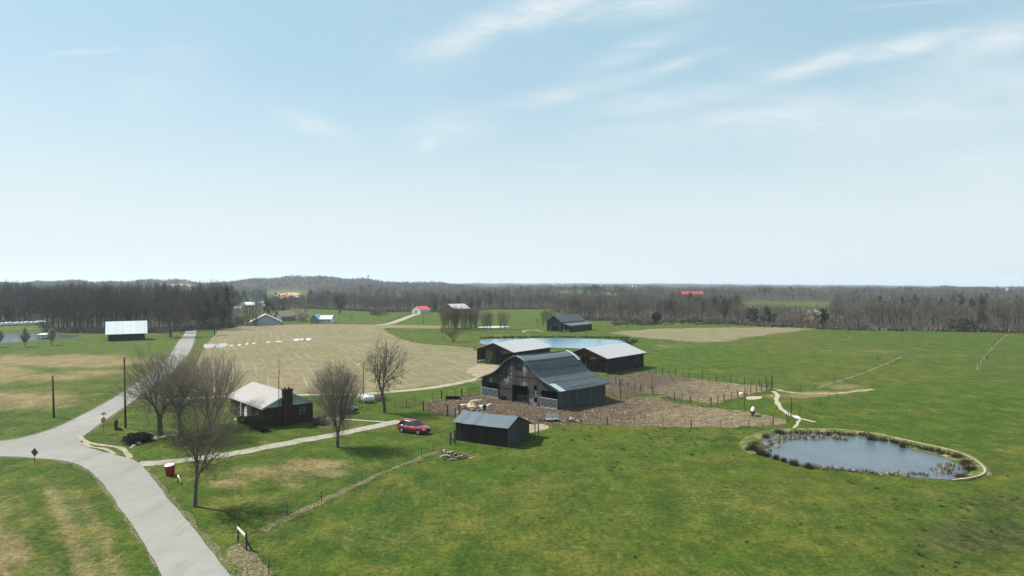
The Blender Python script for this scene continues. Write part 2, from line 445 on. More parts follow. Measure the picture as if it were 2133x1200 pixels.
M['evergreen'] = mat_leaf('evergreen_needles', (.012, .022, .010), (.034, .050, .020), .6)
M['pine'] = mat_leaf('pine_needles', (.018, .034, .014), (.048, .072, .026), .5)
M['shrub_dark'] = mat_leaf('dark_shrub', (.016, .022, .012), (.045, .05, .026), 2)
M['blossom'] = mat_leaf('pale_blossom', (.22, .19, .14), (.36, .33, .26), 1.5)
M['pink_blossom'] = mat_leaf('pinkish_blossom', (.30, .21, .17), (.42, .32, .27), 1.5)
M['rush'] = mat_leaf('brown_rush', (.052, .042, .030), (.115, .092, .062), 3)
M['reed'] = mat_leaf('dry_reed', (.15, .125, .08), (.32, .275, .19), 2)
M['tuft'] = mat_leaf('grass_tuft', (.045, .076, .010), (.105, .125, .026), .5)
M['tuft_dark'] = mat_leaf('dark_tussock', (.040, .050, .016), (.095, .088, .038), .6)
M['debris'] = mat_leaf('dead_brush', (.055, .042, .032), (.16, .125, .095), 3)

# ------------------------------------------------------------------ ground
def gauss(px, row, items):
    out = np.zeros_like(px)
    for (a, b, sx, sy, amp) in items:
        out = np.maximum(out, amp*np.exp(-(((px-a)/sx)**2 + ((row-b)/sy)**2)))
    return out

def wood_front(px):
    return np.interp(px, [-900, 0, 88, 100, 215, 330, 470, 488, 500, 640, 780, 905, 1000, 1010, 1150, 1185, 1450, 1560, 1740, 2000, 2133, 3000],
                     [365, 362, 362, 302, 297, 300, 330, 340, 620, 600, 520, 520, 540, 575, 575, 400, 385, 352, 318, 306, 300, 300])
OPEN = [(555, 640, 950, 1500), (1110, 1290, 860, 1040), (1545, 1730, 600, 830), (1820, 1980, 600, 720), (930, 1000, 700, 820),
        (1060, 1100, 700, 850), (330, 420, 1500, 1800), (480, 530, 640, 900), (1340, 1420, 1200, 1500)]
def is_wood(px, d):
    w = d > wood_front(px)
    for a, b, c, e in OPEN:
        w &= ~((px > a) & (px < b) & (d > c) & (d < e))
    return w

def ground():
    az = np.concatenate([np.arange(-180, -50, 4.0), np.arange(-50, 50, .125), np.arange(50, 180.1, 4.0)])
    rad = np.concatenate([[0.01, 10, 25], 40*np.exp(np.linspace(0, math.log(9000/40), 540))])
    A, Rr = np.meshgrid(R(1)*az, rad)
    X = Rr*np.sin(A); Y = Rr*np.cos(A)
    Z = np.where(Y > 300, terrain(X, Y), 0.0)
    nr, na = X.shape
    V = np.stack([X.ravel(), Y.ravel(), Z.ravel()], 1)
    idx = np.arange(nr*na).reshape(nr, na)
    Fc = np.stack([idx[:-1, :-1].ravel(), idx[:-1, 1:].ravel(), idx[1:, 1:].ravel(), idx[1:, :-1].ravel()], 1)[:, ::-1]
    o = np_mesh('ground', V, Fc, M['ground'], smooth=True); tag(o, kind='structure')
    y = np.maximum(V[:, 1], 20); px = CX + F*V[:, 0]/y; row = HR + F*H/y
    px = px + 9*np.sin(V[:, 1]*.21+V[:, 0]*.13) + 6*np.sin(V[:, 0]*.37)
    row = row + 2.0*np.sin(V[:, 0]*.19+1) + 1.5*np.sin(V[:, 0]*.41+V[:, 1]*.1)
    tan = gauss(px, row, [
        (120, 752, 230, 15, 1.1), (100, 785, 160, 12, .8), (-60, 775, 160, 30, 1.0), (200, 778, 90, 12, .8), (30, 835, 170, 24, .9), (150, 800, 60, 10, .4), (60, 870, 60, 10, .35),
        (15, 1060, 45, 60, .6), (20, 1150, 60, 60, .95), (-60, 1150, 90, 80, .9), (150, 1120, 90, 60, .52), (230, 1150, 26, 80, .75), (90, 1190, 60, 40, .6), (110, 1000, 100, 20, .4),
        (560, 990, 150, 24, .62), (665, 965, 70, 12, .95), (690, 985, 50, 10, .9), (620, 975, 50, 8, .8), (470, 1010, 60, 14, .75), (600, 1010, 50, 10, .6), (440, 985, 40, 14, .5), (530, 1040, 90, 14, .45),
        (60, 684, 110, 5, .5), (260, 680, 60, 4, .4), (760, 664, 60, 3, .3), (1020, 700, 120, 7, .4), (1390, 720, 60, 9, .5), (1230, 700, 120, 5, .35),
        (1500, 1040, 260, 90, .33), (1150, 1010, 200, 50, .30), (800, 1120, 260, 70, .36), (1200, 1150, 220, 60, .34), (1500, 780, 200, 18, .25), (1800, 735, 180, 14, .38),
        (1690, 822, 80, 6, .85), (1770, 808, 60, 8, .7), (1620, 822, 22, 6, .95), (1730, 800, 50, 8, .5), (1820, 730, 60, 6, .5), (850, 873, 40, 6, .35), (1380, 828, 90, 6, .6), (1480, 845, 50, 4, .5),
        (2000, 725, 70, 10, .3), (1330, 668, 300, 6, .35), (1660, 676, 140, 5, .5), (500, 1160, 40, 40, .5), (1100, 1060, 120, 40, .3)])
    cc_ = .78*V[:, 0]+.62*V[:, 1]+.35*np.sin(V[:, 0]*.11-V[:, 1]*.07)
    lawn = np.clip((330-px)/25, 0, 1)*np.clip((row-985)/40, 0, 1)*(V[:, 1] < 90)*(V[:, 1] > 5)
    tan = np.maximum(tan*np.where(lawn > .5, .8, 1), lawn*(.38+.13*np.sin(cc_*2.6)+.16*np.sin(cc_*1.1+1)))
    dark = gauss(px, row, [
        (2050, 1120, 260, 70, .72), (1850, 1060, 240, 24, .40), (2133, 1050, 200, 40, .62), (1700, 1080, 130, 30, .3), (1500, 915, 60, 14, .55), (1560, 885, 90, 7, .7),
        (1420, 905, 80, 8, .4), (1700, 800, 120, 12, .3), (2110, 780, 220, 90, .36), (1900, 960, 200, 60, .28), (1400, 1150, 400, 60, .22), (2120, 900, 160, 80, .25), (1650, 1010, 120, 20, .25), (1900, 1040, 300, 30, .35), (1180, 925, 80, 30, .12), (1590, 900, 60, 10, .5), (150, 1060, 70, 60, .3),
        (260, 1100, 40, 70, .3), (1420, 834, 60, 5, .5), (2050, 985, 60, 20, .45), (1950, 1190, 300, 40, .5)])
    lush = gauss(px, row, [
        (1040, 975, 90, 26, .9), (1150, 915, 120, 14, .7), (900, 925, 130, 18, .8), (760, 930, 90, 22, .8), (900, 850, 70, 16, .8), (380, 1100, 40, 80, .8),
        (330, 1010, 40, 30, .7), (1450, 750, 300, 30, .6), (1600, 850, 60, 18, .9), (1300, 950, 200, 40, .45), (160, 722, 220, 9, .9), (240, 860, 120, 16, .5),
        (330, 940, 60, 12, .8), (900, 668, 90, 14, .9), (700, 662, 70, 6, .8), (1110, 662, 60, 14, .8), (430, 700, 40, 20, .8), (1180, 690, 160, 8, .4),
        (1900, 860, 250, 60, .5), (2100, 780, 200, 80, .55), (1700, 950, 200, 60, .3), (640, 775, 80, 4, .0), (880, 715, 80, 12, .5), (880, 820, 120, 8, .7), (1360, 683, 60, 4, .8), (660, 640, 80, 20, .6)])
    pxw = CX + F*V[:, 0]/y
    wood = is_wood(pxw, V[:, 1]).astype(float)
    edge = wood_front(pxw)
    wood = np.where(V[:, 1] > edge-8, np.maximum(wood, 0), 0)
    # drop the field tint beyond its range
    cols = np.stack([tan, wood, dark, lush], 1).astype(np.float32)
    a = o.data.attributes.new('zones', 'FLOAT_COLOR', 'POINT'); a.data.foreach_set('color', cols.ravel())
ground()

def outline(pts, seg, amp, seed, closed=True):
    rr = random.Random(seed); out = []
    n = len(pts)
    for i in range(n if closed else n-1):
        a = pts[i]; b = pts[(i+1) % n]; L = (b-a).length; k = max(1, int(L/seg))
        nr = Vector((-(b-a).y, (b-a).x, 0)).normalized() if L > 0 else Vector()
        for j in range(k):
            p = a.lerp(b, j/k); q = amp*mnoise.noise(Vector((p.x*.35+seed, p.y*.35, 0)))*2 + amp*.6*(rr.random()-.5)
            out.append(p + nr*q)
    return out

def smooth_pts(pts, it=2, closed=True):
    for _ in range(it):
        out = []; n = len(pts)
        for i in range(n if closed else n-1):
            a = pts[i]; b = pts[(i+1) % n]
            out += [a.lerp(b, .25), a.lerp(b, .75)]
        if not closed: out = [pts[0]] + out + [pts[-1]]
        pts = out
    return pts

def sheet(name, px_pts, z, mat, seg=1.0, amp=.25, seed=1, smooth=1, kind='structure', world=False):
    pts = [Vector(p) for p in px_pts] if world else [G(a, b) for a, b in px_pts]
    if smooth: pts = smooth_pts(pts, smooth)
    pts = outline(pts, seg, amp, seed)
    for p in pts: p.z = 0
    tris = tessellate_polygon([pts])
    me = bpy.data.meshes.new(name)
    me.from_pydata([(p.x, p.y, z) for p in pts], [], [tuple(t) for t in tris])
    me.materials.append(mat); me.update()
    bm = bmesh.new(); bm.from_mesh(me)
    for f in bm.faces:
        if f.normal.z < 0: f.normal_flip()
    bm.to_mesh(me); bm.free()
    o = bpy.data.objects.new(name, me); link(o)
    return tag(o, kind=kind)

def ribbon(name, px_pts, w, z, mat, amp=.12, seed=1, seg=.8, world=False):
    pts = [Vector(p) for p in px_pts] if world else [G(a, b) for a, b in px_pts]
    pts = smooth_pts(pts, 3, False)
    fine = []
    for a, b in zip(pts, pts[1:]):
        k = max(1, int((b-a).length/seg))
        fine += [a.lerp(b, j/k) for j in range(k)]
    fine.append(pts[-1])
    V = []; Fc = []
    for i, p in enumerate(fine):
        d = (fine[min(i+1, len(fine)-1)] - fine[max(i-1, 0)]).normalized(); nr = Vector((-d.y, d.x, 0))
        wl = w/2 + amp*2*mnoise.noise(Vector((p.x*.5+seed, p.y*.5, 1))); wr = w/2 + amp*2*mnoise.noise(Vector((p.x*.5+seed, p.y*.5, 7)))
        V += [(p.x+nr.x*wl, p.y+nr.y*wl, z), (p.x-nr.x*wr, p.y-nr.y*wr, z)]
        if i: Fc.append((2*i-2, 2*i-1, 2*i+1, 2*i))
    me = bpy.data.meshes.new(name); me.from_pydata(V, [], Fc); me.materials.append(mat); me.update()
    o = bpy.data.objects.new(name, me); link(o)
    return tag(o, kind='structure')

# road with the side leg to the left
road_px = [(337, 1200), (312, 1150), (283, 1104), (250, 1058), (225, 1021), (196, 987), (167, 969), (137, 960), (83, 955), (42, 952), (0, 951), (-500, 949), (-900, 955),
           (-900, 905), (-300, 925), (0, 921), (42, 913), (83, 903), (125, 888), (167, 867), (208, 846), (227, 835), (258, 817), (292, 792), (325, 771), (352, 745), (370, 714), (383, 698), (388, 688),
           (394, 680), (412, 680), (410, 689), (406, 704), (398, 731), (378, 755), (348, 783), (317, 808), (267, 842), (250, 854), (208, 883), (183, 902), (169, 912), (168, 925), (183, 933), (217, 942), (250, 950),
           (280, 957), (300, 975), (312, 988), (329, 1012), (362, 1054), (417, 1117), (479, 1200), (640, 1420), (760, 1580), (520, 1580)]
sheet('road', road_px, .032, M['road'], .5, .05, 3, 2)
for k_, vp in enumerate([[(349, 1215), (318, 1150), (288, 1104), (255, 1058), (229, 1021), (200, 988), (168, 970.5), (137, 961), (83, 956), (42, 953), (0, 952), (-300, 950)],
                         [(-300, 924), (0, 920.5), (42, 912.5), (83, 902.5), (125, 887.5), (167, 866.5), (208, 845.5), (258, 816.5), (292, 791.5), (325, 770.5), (352, 744.5), (370, 713.8), (383, 697.8)],
                         [(640, 1420), (482, 1200), (420, 1117), (364, 1054), (331, 1012), (312, 988), (301, 976)], [(407, 704), (399, 731), (379, 755), (349, 783.3), (318, 808.3), (268, 842.3), (251, 854.3), (209, 883.3), (184, 902.3)]]):
    ribbon('road_verge', vp, .95, .026, M['verge'], .25, 70+k_, .5)
crop_px = [(422, 734), (428, 722), (447, 698), (458, 685), (521, 678.5), (590, 676), (678, 675.5), (780, 676), (921, 678.5), (960, 680), (958, 684), (900, 684.5), (845, 684), (795, 683), (805, 691), (818, 698), (843, 709), (881, 717), (939, 720.5),
           (996, 726), (1000, 745), (1002, 762), (1030, 773), (1020, 781), (948, 796), (860, 808), (800, 815), (740, 818), (640, 819), (500, 819), (430, 818), (390, 800), (402, 765)]
sheet('stubble_field', crop_px, .010, M['crop'], 1.2, .6, 5, 1)
sheet('far_stubble_field', [(1270, 694), (1301, 688.5), (1400, 684), (1560, 682), (1706, 682.5), (1690, 686.5), (1580, 699), (1510, 711), (1470, 713.5), (1415, 710.5), (1340, 703)], .010, M['crop'], 1.2, 3.2, 8, 1)
mud_px = [(884, 847), (889, 838), (927, 831), (975, 824.5), (1009, 822), (1060, 815), (1150, 805), (1250, 806), (1262, 822), (1290, 829), (1330, 825.5), (1362, 829), (1400, 838), (1440, 846), (1484, 850),
          (1554, 857), (1600, 866), (1642, 875), (1636, 882), (1600, 887), (1529, 890), (1430, 891), (1327, 888.5), (1200, 884), (1140, 884), (1100, 881), (1020, 876), (948, 870), (932, 867), (900, 860)]
corral_px = [(1240, 803), (1262, 788), (1284, 776), (1310, 772), (1347, 775), (1410, 783), (1478, 793), (1540, 800), (1600, 806), (1604, 813), (1570, 819), (1539, 828), (1508, 836), (1480, 841), (1440, 835), (1400, 825), (1362, 819), (1320, 820), (1290, 822), (1262, 816)]
sheet('barnyard_mud', mud_px, .014, M['mud'], .7, .5, 11, 1)
sheet('corral_mud', corral_px, .016, M['mud'], .7, .5, 12, 1)
sheet('gravel_patch', [(1085, 883), (1110, 881), (1132, 884), (1145, 889), (1138, 895), (1118, 900), (1095, 903), (1080, 900)], .020, M['bare_dirt'], .5, .12, 12, 2)
sheet('shed_yard_dirt', [(965, 772), (1000, 757), (1045, 760), (1060, 775), (1040, 790), (1005, 791), (985, 783)], .018, M['bare_dirt'], .8, .4, 13, 2)
ribbon('gravel_driveway', [(286, 967), (330, 965), (400, 957), (480, 946), (560, 931), (640, 916), (700, 905), (760, 893), (800, 884), (835, 877)], 2.5, .024, M['gravel'], .22, 4)
ribbon('concrete_path', [(640, 868), (690, 872), (740, 875), (815, 880)], .8, .028, M['gravel'], .05, 5)
ribbon('dirt_lane', [(345, 832), (440, 827), (540, 825), (640, 822), (760, 821), (830, 815), (900, 808), (960, 797), (1010, 786), (1045, 776), (1070, 765)], 2.6, .022, M['dirt'], .25, 6)
ribbon('wheel_rut', [(166, 908), (172, 918), (195, 926), (225, 929), (250, 932), (262, 940), (270, 955)], .7, .036, M['dirt'], .12, 7)
ribbon('wheel_rut', [(170, 922), (190, 932), (215, 934), (232, 941), (236, 947)], .6, .037, M['dirt'], .12, 8)
ribbon('brush_strip', [(545, 1106), (597, 1077), (670, 1046), (754, 1004), (840, 967), (878, 953), (930, 936)], .85, .012, M['leaf_litter'], .35, 9, .4)
sheet('leaf_litter_patch', [(470, 1143), (500, 1130), (525, 1140), (545, 1165), (575, 1200), (600, 1260), (560, 1300), (520, 1220), (488, 1180)], .011, M['leaf_litter'], .3, .3, 14, 2)
ribbon('cattle_path', [(1610, 815), (1622, 823), (1616, 833), (1622, 845), (1633, 857), (1647, 866), (1668, 872), (1690, 878), (1700, 879)], .75, .016, M['pale_dirt'], .18, 15, .4)
ribbon('cattle_path', [(1666, 870), (1663, 878), (1658, 888), (1650, 893)], .45, .018, M['pale_dirt'], .1, 16, .4)
ribbon('cattle_path', [(1605, 808), (1640, 817), (1680, 820), (1740, 820), (1790, 814), (1820, 811)], 1.3, .012, M['bare_dirt'], .4, 17, .6)
sheet('concrete_pad', [(1552, 829), (1560, 825), (1592, 826), (1580, 832), (1556, 833)], .017, M['pale_dirt'], .4, .1, 18, 1)
ribbon('field_margin', [(2035, 770), (2050, 745), (2075, 715), (2098, 697)], .8, .012, M['worn_turf'], .3, 19)
ribbon('fence_path', [(1690, 812), (1760, 790), (1830, 765), (1880, 742)], .7, .012, M['worn_turf'], .3, 20)
# farm lane climbing to the white barn
ribbon('farm_lane', [(790, 677), (815, 674), (840, 664), (866, 654.5), (880, 652.5)], 5, .02, M['dirt'], .3, 21, 2)
ribbon('grass_track', [(1130, 690), (1110, 687), (1095, 688.5), (1088, 692)], 1.2, .012, M['pale_dirt'], .2, 22)
# water
near_pond = [(1581, 933), (1587, 921), (1600, 908), (1625, 902), (1651, 901), (1725, 902), (1786, 910), (1811, 913), (1847, 921), (1878, 930), (1909, 939), (1955, 948), (1985, 961), (2010, 970), (2019, 986), (1985, 999), (1939, 998), (1878, 993), (1786, 982), (1725, 976), (1679, 971), (1648, 964), (1609, 955), (1580, 945)]
sheet('pond_water', near_pond, .030, M['water'], .5, .15, 30, 1)
sheet('far_pond_water', [(997, 711), (1005, 708), (1037, 706), (1088, 705.5), (1151, 704.5), (1214, 705.5), (1278, 708), (1316, 712), (1308, 716), (1290, 722), (1240, 727), (1202, 726), (1159, 724), (1100, 724), (1040, 722), (1002, 716)], .020, M['water_far'], 1, .3, 31, 1)
sheet('left_pond_water', [(-260, 700), (0, 696.5), (60, 695.5), (114, 695.5), (150, 698), (172, 699.5), (150, 703), (100, 707), (30, 713), (-60, 718), (-300, 725)], .020, M['water'], 1, .3, 32, 1)
sheet('mud_pond_water', [(990, 682), (1020, 679), (1066, 679.5), (1050, 682.5), (1010, 683.5)], .022, M['puddle'], 1, .3, 33, 1)
for i, (a, b, c, d_) in enumerate([(424, 715.5, 449, 725.5), (449.5, 715, 476, 724.5), (477, 717.5, 487, 722), (494, 717, 503, 720.5), (510, 714.5, 518, 719), (524, 713.5, 534, 717.5), (553, 711.5, 564, 714.5), (570, 710.2, 592, 712.4),
                                   (611, 705.5, 626, 710.5), (624, 705, 634, 708.5), (637, 704, 649, 710)]):
    mx, my = (a+c)/2, (b+d_)/2
    sheet('field_puddle', [(a, my), (a+2, b+1), (mx, b), (c, b+.6), (c-1, my), (mx, d_), (a+1, d_-.5)], .016+.0005*i, M['puddle'], .6, .25, 40+i, 1)
sheet('path_puddle', [(1651, 867), (1658, 865), (1668, 869), (1664, 873), (1654, 871)], .022, M['puddle'], .3, .08, 60, 1)

# near pond bank: raised rim with the trodden path on top
def bank():
    inner = [(1578, 947), (1574, 938), (1581, 925), (1592, 910), (1612, 901.5), (1651, 900), (1725, 901), (1786, 909), (1811, 912), (1847, 920), (1878, 928.5), (1909, 938), (1955, 947), (1985, 959), (2012, 969), (2022, 985), (2000, 998.5), (1960, 1000)]
    outer = [(1556, 945), (1536, 928), (1545, 913), (1572, 902), (1612, 895), (1660, 893.5), (1735, 894), (1795, 899.5), (1822, 902), (1858, 909.5), (1892, 915.5), (1930, 924), (1985, 935), (2030, 950), (2058, 969), (2074, 989), (2050, 999.5), (1990, 1003)]
    a = smooth_pts([G(*p) for p in inner], 2, False); b = smooth_pts([G(*p) for p in outer], 2, False)
    K = 12; V = []; Fc = []
    n = len(a)
    for i in range(n):
        endf = min(1, i/6, (n-1-i)/6)
        for k in range(K+1):
            s = k/K; p = a[i].lerp(b[i], s)
            hgt = .02+(.26*math.sin(min(1, s/.62)*math.pi/2)*(1 if s < .62 else max(0, 1-(s-.62)/.38)))*(.15+.85*endf)
            nz = mnoise.noise(Vector((p.x*.9, p.y*.9, 3)))*.16*math.sin(s*math.pi)
            V.append((p.x+nz, p.y+nz, max(.015, hgt+nz) if 0 < k < K else -.05))
        if i:
            for k in range(K):
                q = (i-1)*(K+1)+k; Fc.append((q, q+1, q+K+2, q+K+1))
    t = NT('pond_bank_earth', .95, .1)
    n1 = t.noise(.5, 4, .6); n2 = t.noise(2, 4, .7)
    c = t.mix(t.ramp(n2, .3, .7), (.15, .125, .065), (.30, .235, .14))
    c = t.mix(t.ramp(n1, .36, .52), c, t.mix(n2, (.04, .07, .012), (.10, .12, .03)))
    t.color(c); t.bump(n2, .8, .12)
    me = bpy.data.meshes.new('pond_bank'); me.from_pydata(V, [], [f[::-1] for f in Fc]); me.materials.append(t.m)
    me.polygons.foreach_set('use_smooth', [True]*len(me.polygons)); me.update()
    o = bpy.data.objects.new('pond_bank', me); link(o); tag(o, kind='structure')
    # trodden path follows the crest
    pth = [p.lerp(q, .66) for p, q in zip(a, b)][22:-1]
    V = []; Fc = []
    for i, p in enumerate(pth):
        d = (pth[min(i+1, len(pth)-1)]-pth[max(i-1, 0)]).normalized(); nr = Vector((-d.y, d.x, 0)); w = .12+.05*mnoise.noise(p*.6)
        endf = min(1, (i+2)/6, (len(pth)-i)/6)
        zz = .02+.26*(.15+.85*endf)*.93+.05
        V += [(p.x+nr.x*w, p.y+nr.y*w, zz), (p.x-nr.x*w, p.y-nr.y*w, zz), (p.x+nr.x*w*1.3, p.y+nr.y*w*1.3, zz-.25), (p.x-nr.x*w*1.3, p.y-nr.y*w*1.3, zz-.25)]
        if i: q = 4*i; Fc += [(q-4, q-3, q+1, q), (q-2, q-4, q, q+2), (q-3, q-1, q+3, q+1)]
    me = bpy.data.meshes.new('bank_path'); me.from_pydata(V, [], Fc); me.materials.append(M['bank_dirt']); me.update()
    o = bpy.data.objects.new('bank_path', me); link(o); tag(o, kind='structure')
bank()

# ------------------------------------------------------------------ trees
def segs_to_mesh(S, n=3):
    """S (k,8): p0 p1 r0 r1 -> tube verts / quads"""
    S = np.asarray(S, float)
    p0, p1, r0, r1 = S[:, 0:3], S[:, 3:6], S[:, 6], S[:, 7]
    d = p1-p0; d /= np.maximum(np.linalg.norm(d, axis=1, keepdims=True), 1e-6)
    up = np.where(np.abs(d[:, 2:3]) < .9, np.array([[0, 0, 1.]]), np.array([[1., 0, 0]]))
    e = np.cross(d, up); e /= np.linalg.norm(e, axis=1, keepdims=True); g = np.cross(e, d)
    k = len(S); V = np.zeros((k, 2, n, 3))
    for i in range(n):
        t = 2*math.pi*i/n; q = e*math.cos(t)+g*math.sin(t)
        V[:, 0, i] = p0+q*r0[:, None]; V[:, 1, i] = p1+q*r1[:, None]
    base = (np.arange(k)*2*n)[:, None]
    Fc = np.concatenate([base+np.array([[i, (i+1) % n, n+(i+1) % n, n+i]]) for i in range(n)], 0)
    return V.reshape(-1, 3), Fc

def grow_tree(seed, Ht, W, style='vase', detail=1.0, thick=1.0):
    rr = random.Random(seed); out = [[], [], [], []]
    st = dict(
        vase=dict(trunk=.13, limbs=11, lang=(6, 56), llen=.80, kids=(13, 9, 6), ang=(14, 36), ratio=(.42, .42, .45), wob=.07, up=.11),
        multi=dict(trunk=.06, limbs=8, lang=(6, 34), llen=.9, kids=(7, 5, 0), ang=(16, 36), ratio=(.42, .42, .42), wob=.07, up=.05),
        spread=dict(trunk=.20, limbs=8, lang=(20, 68), llen=.72, kids=(12, 10, 6), ang=(22, 50), ratio=(.48, .45, .45), wob=.10, up=.10),
        oak=dict(trunk=.26, limbs=8, lang=(18, 72), llen=.62, kids=(10, 8, 5), ang=(30, 62), ratio=(.46, .42, .42), wob=.15, up=.05),
        forest=dict(trunk=.42, limbs=7, lang=(12, 50), llen=.55, kids=(5, 4, 0), ang=(22, 45), ratio=(.45, .45, .4), wob=.10, up=.06))[style]
    def branch(p, d, L, r, lvl):
        ns = (6, 4, 3, 2)[lvl] if style not in ('forest', 'multi') else (5, 3, 2, 1)[lvl]
        step = L/ns; kids = 0 if lvl >= 3 else max(0, int(round(st['kids'][lvl]*(detail if lvl else 1))))
        pts = [p]; q = p; dd = d
        for i in range(ns):
            dd = (dd + Vector((rr.gauss(0, 1), rr.gauss(0, 1), rr.gauss(0, 1)))*st['wob'] + Vector((0, 0, st['up']))).normalized()
            nq = q + dd*step
            ra = r*(1-.80*i/ns); rb = r*(1-.80*(i+1)/ns)
            out[lvl].append((*q, *nq, ra, rb)); q = nq; pts.append((q, dd, rb))
        for j in range(kids):
            f = .18+.82*(j+rr.random()*.8)/kids; i = min(ns-1, int(f*ns))
            a = pts[i] if i else (p, d, r); b = pts[i+1]
            base = Vector(a[0]).lerp(b[0], f*ns-i)
            w = Vector((rr.gauss(0, 1), rr.gauss(0, 1), rr.gauss(0, .6))).normalized()
            ax = b[1].cross(w).normalized(); ang = R(rr.uniform(*st['ang']))
            nd = (b[1]*math.cos(ang) + ax*math.sin(ang)).normalized()
            if nd.z < -.1: nd.z *= -.3; nd.normalize()
            branch(base, nd, L*st['ratio'][lvl]*rr.uniform(.7, 1.25)*(1.15-.45*f), max(b[2]*.62, .004), lvl+1)
    tr = Ht*st['trunk']; r0 = .019*Ht*thick
    trunk = []; q = Vector((0, 0, -.15)); n = 5
    lean = Vector((rr.uniform(-.05, .05), rr.uniform(-.05, .05), 0))
    for i in range(n):
        nq = q + Vector((lean.x+rr.gauss(0, .02), lean.y+rr.gauss(0, .02), 1))*(tr+.15)/n
        fl = 1.35 if i == 0 else 1.0
        trunk.append((*q, *(nq+(nq-q)*.1), r0*fl*(1-.05*i), r0*(1-.05*(i+1)))); q = nq
    lim = st['limbs']; ph = rr.random()*6.28
    for j in range(lim):
        a = ph + j*2.4; an = R(rr.uniform(*st['lang'])) if j else R(6)
        d = Vector((math.cos(a)*math.sin(an), math.sin(a)*math.sin(an), math.cos(an)))
        hb = rr.uniform(-.25, .02)*tr if j else 0
        if style in ('forest', 'oak') and j > 2: hb = -rr.uniform(.0, .45)*tr
        branch(Vector((q.x, q.y, q.z+hb)), d, Ht*st['llen']*rr.uniform(.75, 1.0), r0*rr.uniform(.42, .62), 0)
    if style in ('forest', 'oak'):
        branch(q, Vector((0, 0, 1)), Ht*(1-st['trunk'])*.95, r0*.75, 0)
    allz = np.array([s[3:6] for l in out for s in l])
    hz = np.percentile(allz[:, 2], 99.7); wx = np.percentile(np.abs(allz[:, :2]), 98)
    def fit(S):
        S = np.array(S, float)
        if not len(S): return S.reshape(0, 8)
        for o in (0, 3):
            S[:, o:o+2] *= (W/2)/wx
            S[:, o+2] = np.where(S[:, o+2] > tr, tr+(S[:, o+2]-tr)*(Ht-tr)/(hz-tr), S[:, o+2])
        return S
    return fit(trunk), [fit(o) for o in out]

